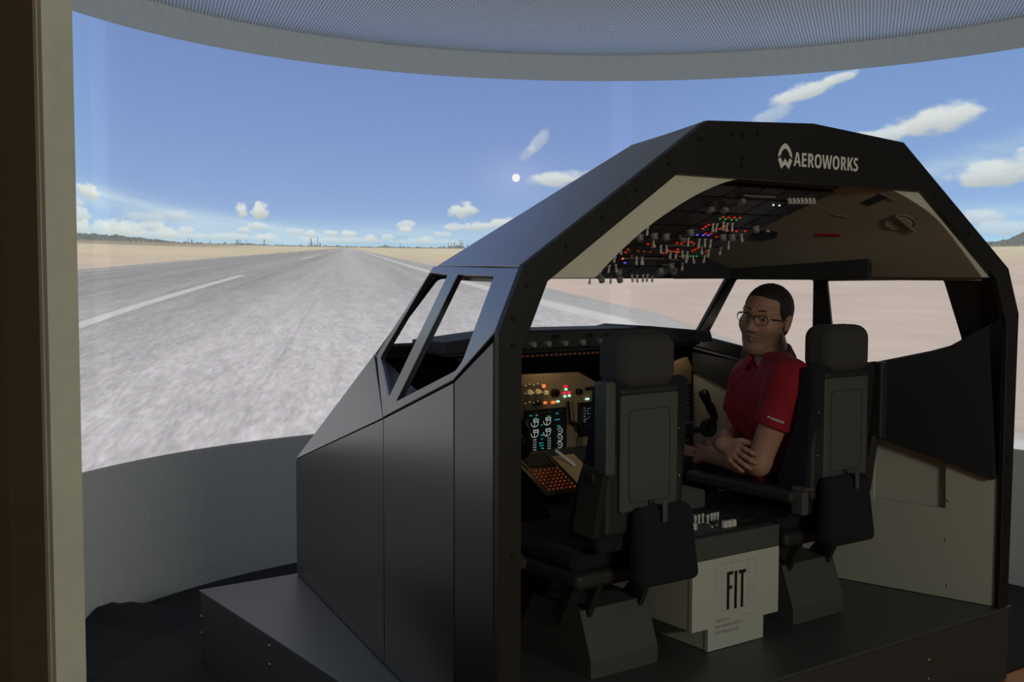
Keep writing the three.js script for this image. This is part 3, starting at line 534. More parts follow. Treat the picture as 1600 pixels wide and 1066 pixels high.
// ---------- overhead panel ----------
{
  const t = thing('overhead_panel', 'dark overhead switch panel with rows of toggles and small red lights', 'switch panel', [0, 1.43, -0.12], 0);
  t.rotation.x = -(Math.atan2(0.275, 0.80));                  // local x across, local -z forward along the slope, local -y into the cockpit
  const LEN = Math.hypot(0.275, 0.8), at2 = (x, s) => [x, -s * LEN];
  obj('back_plate', boxUV(at(rbox(0.545, 0.05, LEN + 0.03, 0.006), 0, 0.027, -LEN / 2)), M.overhead, t);
  const cols = [-0.212, -0.106, 0, 0.106, 0.212], rows = [[0.015, 0.115], [0.125, 0.255], [0.265, 0.39], [0.40, 0.495], [0.505, 0.60], [0.61, 0.73], [0.74, 0.84], [0.85, 0.99]];
  const gm = {}; 
  for (const [a, b] of rows) for (const x of cols) {
    const w = 0.1, d = (b - a) * LEN - 0.004, k = d.toFixed(3); gm[k] ??= boxUV(rbox(w, 0.006, d, 0.002));
    const m = obj('panel_module', gm[k], (Math.round(x * 100 + a * 100) % 3) ? M.module : M.overhead, t); m.position.set(x, -0.002, -(a + b) / 2 * LEN);
  }
  for (const [x, s, w] of [[-0.02, 0.084, 0.14], [0.05, 0.59, 0.12], [0.154, 0.758, 0.05], [0.165, 0.822, 0.05], [0.0, 0.745, 0.18]]) obj('light_strip_edge', at(rbox(w, 0.004, 0.006, 0.001), x, -0.007, -s * LEN), M.edge, t);
  const tg = new THREE.LatheGeometry([[0.0001, -0.028], [0.0042, -0.0265], [0.0046, -0.021], [0.0026, -0.004], [0.005, -0.003], [0.005, 0.002], [0.0001, 0.002]].map((p) => new THREE.Vector2(...p)), 10);
  const tl = [[0.011, 0.359], [0.029, 0.358], [0.068, 0.349], [0.088, 0.347], [0.04, 0.337], [0.225, 0.456], [0.025, 0.514], [0.081, 0.521], [0.106, 0.519], [0.141, 0.528], [0.235, 0.538], [-0.115, 0.534], [-0.034, 0.598], [-0.009, 0.597], [0.059, 0.66], [0.086, 0.659], [0.106, 0.652], [0.138, 0.662], [0.158, 0.604], [0.22, 0.635], [0.253, 0.605], [0.165, 0.707], [0.205, 0.712], [0.256, 0.704], [0.224, 0.801], [-0.015, 0.737], [-0.085, 0.976], [0.009, 0.972], [0.093, 0.953], [0.121, 0.957], [0.147, 0.952], [0.165, 0.948], [0.192, 0.952], [-0.13, 0.833], [-0.092, 0.836], [-0.071, 0.827], [-0.197, 0.618], [-0.188, 0.662], [-0.042, 0.735], [-0.018, 0.734], [-0.229, 0.413], [-0.11, 0.541], [-0.2, 0.83], [-0.24, 0.72], [-0.16, 0.71], [-0.24, 0.55]];
  for (const [x, s] of tl) { const m = obj('toggle_switch', tg, M.toggle, t); m.position.set(x, -0.005, -s * LEN); m.rotation.x = 0.35 + (hash(x * 999, s * 999) - 0.5) * 0.5; }
  const kn = new THREE.LatheGeometry([[0.0001, -0.018], [0.009, -0.018], [0.0105, -0.015], [0.0115, -0.002], [0.0145, 0], [0.0145, 0.002], [0.0001, 0.002]].map((p) => new THREE.Vector2(...p)), 16);
  for (const [x, s] of [[-0.03, 0.434], [-0.021, 0.49], [-0.097, 0.486], [-0.15, 0.484], [0.15, 0.473], [0.191, 0.47], [0.224, 0.377], [0.242, 0.881], [0.174, 0.876], [0.177, 0.812], [-0.025, 0.99], [0.06, 0.99], [-0.086, 0.917], [-0.009, 0.898], [-0.2, 0.5]]) obj('rotary_knob', kn, M.knob, t).position.set(x, -0.006, -s * LEN);
  for (const [x, s] of [[-0.121, 0.215], [-0.064, 0.211], [-0.06, 0.128]]) obj('guard_cap', at(rbox(0.02, 0.014, 0.02, 0.002), x, -0.011, -s * LEN), M.knob, t);
  const cb = rbox(0.009, 0.022, 0.012, 0.003); for (let i = 0; i < 7; i++) obj('breaker_tab', cb, M.toggle, t).position.set(0.121 + i * 0.0167, -0.012, -(0.093 - i * 0.002) * LEN);
  const led = rbox(0.0088, 0.004, 0.0048, 0.0012), small = rbox(0.005, 0.004, 0.0048, 0.0012);
  const put = (list, m, g = led) => { for (const [x, s] of list) obj('indicator_light', g, m, t).position.set(x, -0.0065, -s * LEN); };
  put([[-0.005, 0.286], [0.022, 0.289], [0.047, 0.287], [0.072, 0.288], [0.005, 0.407], [0.0, 0.386], [-0.001, 0.368], [0.075, 0.371], [0.079, 0.391], [0.079, 0.404], [0.057, 0.455], [0.081, 0.456], [0.134, 0.488], [0.128, 0.419], [0.17, 0.42], [0.209, 0.417], [0.014, 0.566], [0.036, 0.567], [0.034, 0.549], [0.066, 0.549], [0.091, 0.566], [0.041, 0.681], [0.039, 0.661], [0.04, 0.65], [0.064, 0.666], [0.073, 0.659], [0.071, 0.634], [0.099, 0.664], [0.152, 0.65], [0.152, 0.633], [0.149, 0.614], [-0.102, 0.584], [-0.056, 0.605], [-0.131, 0.678]], G.red);
  put([[0.214, 0.641], [0.223, 0.658], [0.145, 0.714], [-0.187, 0.581], [-0.075, 0.719], [-0.094, 0.845], [-0.15, 0.64], [-0.135, 0.655], [-0.09, 0.66], [-0.06, 0.665], [-0.03, 0.668]], G.dimRed);
  put([[-0.261, 0.36], [-0.261, 0.344], [-0.262, 0.327], [-0.092, 0.751]], G.amber);
  put([[-0.004, 0.304], [0.022, 0.305], [0.051, 0.308], [0.074, 0.308], [0.19, 0.71], [0.221, 0.711]], G.green, small);
  put([[0.033, 0.473], [0.06, 0.473], [0.083, 0.473], [-0.133, 0.787], [-0.049, 0.799]], G.blue);
  put([[0.106, 0.154], [0.135, 0.155]], G.white, small);
  
}

// ---------- pictures on the screens and prints ----------
function canvasTex(w, h, draw) { const c = document.createElement('canvas'); c.width = w; c.height = h; draw(c.getContext('2d'), w, h); const t = new THREE.CanvasTexture(c); t.colorSpace = THREE.SRGBColorSpace; return t; }
const engineTex = canvasTex(512, 512, (c, w, h) => {
  c.fillStyle = '#020505'; c.fillRect(0, 0, w, h); c.lineWidth = 9; c.strokeStyle = '#b9c4c0'; c.lineCap = 'round';
  for (const [x, y] of [[92, 130], [262, 120], [92, 262], [262, 262]]) { c.beginPath(); c.arc(x, y, 48, -0.2, Math.PI * 1.02); c.stroke(); c.strokeRect(x - 16, y - 46, 66, 34); c.beginPath(); c.moveTo(x, y); c.lineTo(x - 6, y + 46); c.stroke(); c.font = 'bold 26px sans-serif'; c.fillStyle = '#b9c4c0'; c.fillText('21.5', x - 12, y - 19); }
  for (const y of [260, 352, 442]) { c.beginPath(); c.arc(440, y, 38, -2.6, 2.2); c.stroke(); c.font = 'bold 24px sans-serif'; c.fillText('880', 420, y + 9); }
  c.font = 'bold 24px sans-serif'; c.fillStyle = '#2fd6d0';
  for (const [s, x, y] of [['TAT', 20, 40], ['CRZ', 380, 40], ['START', 370, 120], ['N1', 176, 170], ['EGT', 174, 300], ['FUEL', 400, 205], ['FF', 180, 350], ['OIL P', 152, 400], ['OIL T', 160, 432], ['VIB', 180, 470]]) c.fillText(s, x, y);
  c.fillStyle = '#b9c4c0'; c.fillText('+15', 96, 40); for (const x of [70, 270]) for (let i = 0; i < 5; i++) c.fillText('0.' + i + '2', x, 350 + i * 32);
  c.fillStyle = '#2ecc40'; c.fillText('96.2', 80, 74); c.fillText('96.2', 262, 66);
});
const flightTex = canvasTex(256, 256, (c, w, h) => {
  c.fillStyle = '#030405'; c.fillRect(0, 0, w, h); c.strokeStyle = '#8c9590'; c.lineWidth = 4;
  c.beginPath(); c.arc(128, 250, 150, Math.PI * 1.1, Math.PI * 1.9); c.stroke(); c.beginPath(); c.moveTo(128, 110); c.lineTo(128, 240); c.stroke();
  for (let i = 0; i < 9; i++) { c.fillStyle = '#6d7a76'; c.fillRect(16, 20 + i * 25, 26, 8); c.fillRect(214, 20 + i * 25, 26, 8); }
  c.strokeRect(60, 30, 136, 50); c.font = 'bold 28px sans-serif'; c.fillStyle = '#9aa39f'; c.fillText('065', 100, 66);
});
const fitTex = canvasTex(1024, 768, (c, w, h) => {              // 0.39 m x 0.2925 m; x from -0.195, y from 0 up
  const X = (x) => (x + 0.195) / 0.39 * w, Y = (y) => h - y / 0.2925 * h;
  c.fillStyle = '#d7d8d0'; c.fillRect(0, 0, w, h); c.strokeStyle = '#6f706b'; c.lineWidth = 2.2;
  const pl = (...p) => { c.beginPath(); p.forEach((q, i) => i ? c.lineTo(X(q[0]), Y(q[1])) : c.moveTo(X(q[0]), Y(q[1]))); c.stroke(); };
  pl([-0.065, 0.184], [-0.094, 0.184], [-0.094, 0.269], [0.084, 0.266], [0.084, 0.235]); pl([-0.094, 0.246], [-0.065, 0.246], [-0.065, 0.119], [-0.045, 0.119]); pl([-0.02, 0.269], [-0.02, 0.245]); pl([0.006, 0.268], [0.006, 0.242]); pl([0.045, 0.267], [0.045, 0.24]);
  pl([0.052, 0.245], [0.052, 0.127], [0.083, 0.127]); pl([0.052, 0.176], [0.083, 0.176], [0.083, 0.089], [0.034, 0.091]); pl([0.052, 0.2], [0.084, 0.2], [0.084, 0.235]);
  c.beginPath(); c.arc(X(0.034), Y(0.118), 0.027 / 0.39 * w, Math.PI / 2, Math.PI); c.stroke(); pl([0.02, 0.119], [0.052, 0.119]);
  c.fillStyle = '#121310'; const R = (x0, x1, y0, y1) => c.fillRect(X(x0), Y(y1), X(x1) - X(x0), Y(y0) - Y(y1));
  R(-0.0445, -0.0325, 0.121, 0.240); R(-0.0445, -0.0165, 0.229, 0.240); R(-0.0445, -0.020, 0.184, 0.195); R(-0.0105, 0.0015, 0.119, 0.239); R(0.0185, 0.0305, 0.118, 0.238); R(0.0075, 0.0415, 0.227, 0.238);
  c.fillStyle = '#3a3a36'; c.font = '32px sans-serif'; for (const [s, y] of [['FAKULTA', 0.087], ['INFORMAČNÍCH', 0.0685], ['TECHNOLOGIÍ', 0.05]]) { c.save(); c.translate(X(-0.093), Y(y)); const k = s === 'FAKULTA' ? 160 : s === 'INFORMAČNÍCH' ? 320 : 280; c.scale(k / c.measureText(s).width, 1); c.fillText(s, 0, 0); c.restore(); }
});
const screenMat = (tex, k) => std(0.01, 0.01, 0.012, 0.25, { emissive: lin(1, 1, 1), emissiveMap: tex, emissiveIntensity: k });

// ---------- pedestal ----------
{
  const t = thing('center_pedestal', 'white and grey centre pedestal with the FIT emblem on its back', 'pedestal', [0, 0, -0.2715]);
  const Z = (z) => z + 0.2715;
  const sh = new THREE.Shape(); [[-0.125, 0.002], [0.125, 0.002], [0.125, 0.074], [0.1945, 0.074], [0.1945, 0.2895], [-0.1945, 0.2895], [-0.1945, 0.074], [-0.125, 0.074]].forEach((p, i) => i ? sh.lineTo(...p) : sh.moveTo(...p)); sh.closePath();
  const back = new THREE.ExtrudeGeometry(sh, { depth: 0.014, bevelEnabled: false }); back.translate(0, 0, -0.014);
  { const p = back.attributes.position, uv = back.attributes.uv; for (let i = 0; i < p.count; i++) uv.setXY(i, (p.getX(i) + 0.195) / 0.39, p.getY(i) / 0.2925); }
  obj('emblem_panel', back, std(0.8, 0.8, 0.8, 0.6, { map: fitTex }), t, 'white panel printed with FIT');
  obj('side_body', boxUV(at(rbox(0.386, 0.215, 0.80, 0.004), 0, 0.182, -0.415)), M.white, t);
  obj('foot', boxUV(at(rbox(0.246, 0.073, 0.78, 0.004), 0, 0.0375, -0.405)), M.white, t);
  obj('top_band', boxUV(at(rbox(0.392, 0.07, 0.55, 0.004), 0, 0.3245, -0.275)), M.seatGrey, t, 'grey band above the white panel');
  obj('control_deck', boxUV(at(rbox(0.36, 0.01, 0.5, 0.003), 0, 0.362, -0.27)), M.overhead, t);
  const tg = new THREE.LatheGeometry([[0.0001, 0.03], [0.005, 0.029], [0.0052, 0.02], [0.003, 0.003], [0.006, 0.002], [0.006, 0], [0.0001, 0]].map((p) => new THREE.Vector2(...p)), 10);
  for (const [x, z] of [[-0.051, -0.406], [-0.032, -0.409], [-0.011, -0.412], [-0.008, -0.393], [0.016, -0.4], [0.03, -0.401], [0.045, -0.401], [-0.07, -0.41], [-0.12, -0.42]]) obj('toggle_switch', tg, M.toggle, t).position.set(x, 0.366, Z(z));
  const kn = new THREE.CylinderGeometry(0.009, 0.0105, 0.02, 16);
  for (const [x, z] of [[-0.142, -0.353], [-0.107, -0.355], [-0.005, -0.323], [0.015, -0.322], [0.035, -0.322]]) obj('selector_knob', kn, M.toggle, t).position.set(x, 0.377, Z(z));
  const gl = new THREE.SphereGeometry(0.007, 10, 8); for (const [x, z] of [[0.035, -0.496], [-0.036, -0.348], [-0.007, -0.351]]) obj('glint_bead', gl, M.steel, t).position.set(x, 0.367, Z(z));  // steel beads standing in for white glints on the deck
  for (const z of [-0.38, -0.47]) obj('radio_module', boxUV(at(rbox(0.15, 0.006, 0.075, 0.002), 0.08, 0.368, Z(z))), M.module, t);
  // throttle quadrant
  const tq = obj('throttle_quadrant', boxUV(at(rbox(0.23, 0.075, 0.2, 0.01), 0.06, 0.39, Z(-0.68))), M.seatGrey, t);
  for (const x of [0.0, 0.05]) { obj('throttle_lever', bar([x, 0.42, Z(-0.7)], [x, 0.49, Z(-0.72)], 0.012, 0.03), M.black, t); }
  obj('trim_wheel', at(rot(new THREE.CylinderGeometry(0.06, 0.06, 0.02, 24), 0, 0, Math.PI / 2), -0.1, 0.37, Z(-0.72)), M.black, t);
  // forward stand with the two key pads
  const s2 = new THREE.Shape(); [[-0.80, 0.3], [-0.86, 0.36], [-1.16, 0.51], [-1.16, 0.12], [-1.02, 0.12], [-0.95, 0.28]].forEach((p, i) => i ? s2.lineTo(...p) : s2.moveTo(...p)); s2.closePath();
  const st = new THREE.ExtrudeGeometry(s2, { depth: 0.555, bevelEnabled: false }); st.applyMatrix4(new THREE.Matrix4().makeBasis(V(0, 0, 1), V(0, 1, 0), V(-1, 0, 0)).setPosition(0.26, 0, 0.2715));
  obj('forward_stand', boxUV(st), M.seatDark, t);
  obj('stand_plate', at(rot(rbox(0.12, 0.006, 0.2, 0.003), Math.atan2(0.16, 0.32), 0, 0), -0.045, 0.448, Z(-1.02)), std(0.42, 0.3, 0.16, 0.5), t);  // bronze brightened in its colour to look lit by the panel lights
}
{
  // key pad units lie on the sloping forward stand
  const slope = Math.atan2(0.16, 0.32);
  const make = (x, label) => {
    const t = thing('keypad_unit', label, 'keypad', [x, 0.449, -1.0]); t.rotation.x = slope;
    obj('housing', boxUV(rbox(0.17, 0.03, 0.25, 0.004)), M.black, t);
    obj('display', at(rbox(0.1, 0.004, 0.075, 0.002), 0, 0.016, -0.075), M.blackSoft, t);
    const key = rbox(0.0075, 0.006, 0.006, 0.0015);
    for (let r = 0; r < 7; r++) for (let c = 0; c < 7; c++) obj('key', key, (r + c) % 5 ? keyGlow : keyDim, t).position.set(-0.057 + c * 0.019, 0.017, -0.015 + r * 0.0185);
    for (const s of [-1, 1]) obj('lamp_strip', at(rbox(0.006, 0.006, 0.09, 0.001), s * 0.065, 0.016, -0.07), M.bronzeDark, t);
    return t;
  };
  var keyGlow = glow(0.9, 0.17, 0.025, 0.11), keyDim = glow(0.9, 0.17, 0.025, 0.05);
  const cdu = make(-0.2, 'left flight computer keypad with glowing orange keys');
}
{
  const t = thing('paper_strip', 'narrow white paper strip leaning below the centre display', 'paper', [-0.072, 0.497, -1.05]);
  obj('paper', bar([-0.038, 0.03, -0.01], [0.038, -0.032, 0.012], 0.015, 0.0012, V(0.3, 0.5, 1)), M.toggle, t);
}

// ---------- main instrument panel ----------
{
  const Z0 = -1.2, t = thing('instrument_panel', 'bronze main instrument panel with glowing displays and gear lights', 'instrument panel', [0, 0, Z0]);
  const s = new THREE.Shape(); [[-0.56, 0.3], [0.70, 0.3], [0.715, 0.78], [0.69, 0.82], [0.5, 0.77], [0.21, 0.738], [0.113, 0.786], [-0.165, 0.79], [-0.25, 0.738], [-0.5, 0.77], [-0.56, 0.77]].forEach((p, i) => i ? s.lineTo(...p) : s.moveTo(...p)); s.closePath();
  const g = new THREE.ExtrudeGeometry(s, { depth: 0.02, bevelEnabled: true, bevelThickness: 0.002, bevelSize: 0.002, bevelSegments: 1 }); g.translate(0, 0, -0.022);
  obj('panel_plate', boxUV(g), M.bronze, t);
  const bez = (x0, y0, x1, y1, tex, k, name) => { const w = x1 - x0, h = y1 - y0; const fr = obj('display_bezel', at(rbox(w + 0.024, h + 0.024, 0.012, 0.003), (x0 + x1) / 2, (y0 + y1) / 2, 0.004), M.black, t); const sc = new THREE.PlaneGeometry(w, h); const bx = new THREE.BoxGeometry(w, h, 0.002); bx.translate((x0 + x1) / 2, (y0 + y1) / 2, 0.0108); obj(name, bx, screenMat(tex, k), t); };
  bez(-0.139, 0.497, 0.035, 0.648, engineTex, 0.62, 'engine_display_screen');
  bez(0.118, 0.55, 0.245, 0.66, flightTex, 0.4, 'standby_display_screen');
  bez(0.40, 0.56, 0.53, 0.72, flightTex, 0.1, 'flight_display_screen'); bez(0.555, 0.53, 0.70, 0.70, flightTex, 0.07, 'flight_display_screen');
  bez(-0.50, 0.56, -0.37, 0.72, flightTex, 0.1, 'flight_display_screen');
  const li = (x, y, m, w = 0.014, h = 0.009) => obj('indicator_light', at(rbox(w, h, 0.008, 0.002), x, y, 0.004), m, t);
  li(0.0445, 0.738, G.crimson); li(0.038, 0.7125, G.crimson); li(0.0605, 0.7135, G.crimson); li(0.046, 0.7265, G.mint, 0.01, 0.009); li(0.041, 0.7, G.mint, 0.01, 0.009); li(0.0625, 0.7015, G.mint, 0.01, 0.009);
  li(-0.062, 0.745, G.amber, 0.017, 0.012); li(-0.053, 0.682, G.amber); li(-0.015, 0.681, G.amber, 0.017, 0.01); li(0.0075, 0.683, G.mint, 0.013, 0.008); li(0.151, 0.683, G.mint, 0.017, 0.008);
  const rk = (x, y, r) => { const c = new THREE.CylinderGeometry(r, r * 1.15, 0.02, 20); c.rotateX(Math.PI / 2); obj('rotary_knob', at(c, x, y, 0.009), M.black, t); };
  rk(-0.009, 0.716, 0.0145); rk(0.107, 0.714, 0.011);
  // auto brake module with lit knobs
  obj('brake_module', at(rbox(0.105, 0.092, 0.008, 0.003), -0.115, 0.7105, 0.003), M.bronzeDark, t);
  const ck = new THREE.CylinderGeometry(0.008, 0.009, 0.016, 14); ck.rotateX(Math.PI / 2);
  for (const [x, y] of [[-0.13, 0.727], [-0.093, 0.728]]) obj('lit_knob', at(ck.clone(), x, y, 0.014), M.creamKnob, t);
  obj('lit_knob', at(rbox(0.016, 0.016, 0.014, 0.003), -0.05, 0.72, 0.006), M.creamKnob, t);
  for (let i = 0; i < 14; i++) obj('legend_light', at(rbox(0.007, 0.004, 0.004, 0.001), -0.148 + (i % 5) * 0.019, 0.752 - Math.floor(i / 5) * 0.033 + (i % 2) * 0.004, 0.008), M.creamKnob, t);
  obj('module_window', at(rbox(0.04, 0.018, 0.006, 0.002), -0.096, 0.682, 0.006), M.black, t);
  obj('label_window', at(rbox(0.045, 0.014, 0.006, 0.002), 0.165, 0.722, 0.001), M.black, t);
  // landing gear lever
  obj('gear_slot', at(rot(rbox(0.013, 0.092, 0.006, 0.003), 0, 0, 0.12), 0.064, 0.635, 0.001), M.black, t);
  for (const x of [0.05, 0.083]) obj('gear_guide', at(rot(rbox(0.004, 0.09, 0.008, 0.001), 0, 0, 0.12), x, 0.635, 0.002), M.bronzeDark, t);
  obj('gear_lever', merge([bar([0.07, 0.6, 0.004], [0.085, 0.59, 0.06], 0.012, 0.012), at(rot(new THREE.CylinderGeometry(0.017, 0.017, 0.022, 18), 0, 0, Math.PI / 2), 0.09, 0.588, 0.068)]), M.black, t);
  obj('placard', at(rbox(0.034, 0.075, 0.004, 0.001), 0.115, 0.5, 0.001), M.bronzeDark, t);
  obj('lower_panel', boxUV(at(rbox(1.2, 0.06, 0.05, 0.005), 0.09, 0.45, 0.0)), M.bronzeDark, t);
  obj('kick_panel', boxUV(at(rbox(1.3, 0.4, 0.02, 0.004), 0.03, 0.22, -0.02)), M.blackSoft, t);
}
// glareshield with the mode control panel on its face
{
  const t = thing('glareshield', 'black glareshield with a row of control knobs below the windscreen', 'glareshield', [0, 0, -1.0]);
  const s = new THREE.Shape(); [[-0.62, 0.905], [-0.62, 0.938], [-0.28, 0.968], [0.2, 0.964], [0.245, 0.972], [0.3, 0.968], [0.615, 0.94], [0.63, 0.905]].forEach((p, i) => i ? s.lineTo(...p) : s.moveTo(...p)); s.closePath();
  const g = new THREE.ExtrudeGeometry(s, { depth: 0.2, bevelEnabled: true, bevelThickness: 0.004, bevelSize: 0.004, bevelSegments: 2 }); g.translate(0, -0.003, -0.205);
  obj('hood', boxUV(g), M.visor, t);
  obj('shroud', boxUV(plate([[-0.68, 0.93, -0.2], [0.68, 0.93, -0.2], [0.72, 0.89, -0.235], [-0.72, 0.89, -0.235]], 0.012, { inside: V(0, 0, 0) })), M.visor, t);
  obj('control_face', boxUV(at(rbox(0.82, 0.052, 0.016, 0.004), -0.09, 0.93, 0.006)), M.module, t);
  const kn = new THREE.CylinderGeometry(0.01, 0.011, 0.022, 16); kn.rotateX(Math.PI / 2);
  for (const x of [-0.44, -0.35, -0.275, -0.21, -0.135, -0.055, 0.03, 0.12, 0.2, 0.28]) obj('rotary_knob', kn, M.knob, t).position.set(x, 0.921, 0.022);
  for (const x of [-0.31, -0.17, -0.015, 0.075, 0.16, 0.24]) { obj('mode_button', at(rbox(0.022, 0.014, 0.006, 0.002), x, 0.914, 0.014), M.overhead, t); obj('value_window', at(rbox(0.034, 0.014, 0.004, 0.001), x, 0.944, 0.014), M.black, t); }
  obj('under_tray', boxUV(at(rbox(1.18, 0.01, 0.16, 0.003), -0.02, 0.893, -0.09)), M.blackSoft, t);
  const strip = obj('light_bar', boxUV(at(rbox(0.75, 0.012, 0.01, 0.002), -0.16, 0.874, -0.06)), M.blackSoft, t);
  // small flood lamps added under the hood to brighten panel and side wall
  for (const x of [-0.06, 0.62]) {
    obj('added_flood_lamp', at(rbox(0.03, 0.008, 0.012, 0.003), x, 0.884, -0.135), glow(1, 0.7, 0.4, 0.12), t);
    const l = new THREE.PointLight(x > 0 ? new THREE.Color(1, 0.85, 0.6) : new THREE.Color(1, 0.7, 0.38), x > 0 ? 0.014 : 0.026, 3); l.position.set(x, 0.868, -1.13); scene.add(l);
  }
  const dot = rbox(0.0045, 0.004, 0.004, 0.001); for (let i = 0; i < 30; i++) obj('indicator_light', dot, G.dimRed, t).position.set(-0.5 + i * 0.0215, 0.874, -0.053);
}
// ---------- control columns ----------
function yoke(x, label) {
  const t = thing('control_yoke', label, 'control yoke', [x, 0.57, -0.965]);
  obj('hub', at(rbox(0.085, 0.06, 0.05, 0.014, 3), 0, 0, 0), M.black, t);
  obj('column', merge([tube([[0, -0.01, -0.01], [0, -0.12, -0.06], [0, -0.34, -0.1], [0, -0.56, -0.1]], 0.022, 20, 12)]), M.blackSoft, t);
  for (const s of [-1, 1]) {
    obj('arm', tube([[s * 0.02, -0.004, 0.0], [s * 0.09, -0.008, 0.006], [s * 0.15, -0.002, -0.002], [s * 0.168, 0.03, 0.0]], 0.0125, 24, 10), M.black, t);
    const d = new THREE.CylinderGeometry(0.037, 0.037, 0.022, 28); d.rotateX(Math.PI / 2); obj('elbow_disc', at(d, s * 0.152, -0.008, -0.012), M.black, t);
    const gp = new THREE.LatheGeometry([[0.0001, -0.055], [0.014, -0.053], [0.017, -0.02], [0.0145, 0.0], [0.0185, 0.025], [0.021, 0.045], [0.019, 0.058], [0.0001, 0.064]].map((p) => new THREE.Vector2(...p)), 16);
    gp.rotateZ(s * 0.55); obj('grip', at(gp, s * 0.142, 0.088, -0.006), M.blackSoft, t);
    obj('neck', tube([[s * 0.168, 0.02, 0], [s * 0.17, 0.04, 0], [s * 0.162, 0.062, -0.002], [s * 0.15, 0.085, -0.005]], 0.0145, 16, 10), M.black, t);
    obj('trim_switch', at(rbox(0.008, 0.014, 0.008, 0.002), s * 0.108, 0.135, 0.008), M.steel, t);
  }
  return t;
}
yoke(0.437, 'black control yoke in front of the man in red');
yoke(-0.478, 'black control yoke in front of the empty left seat');

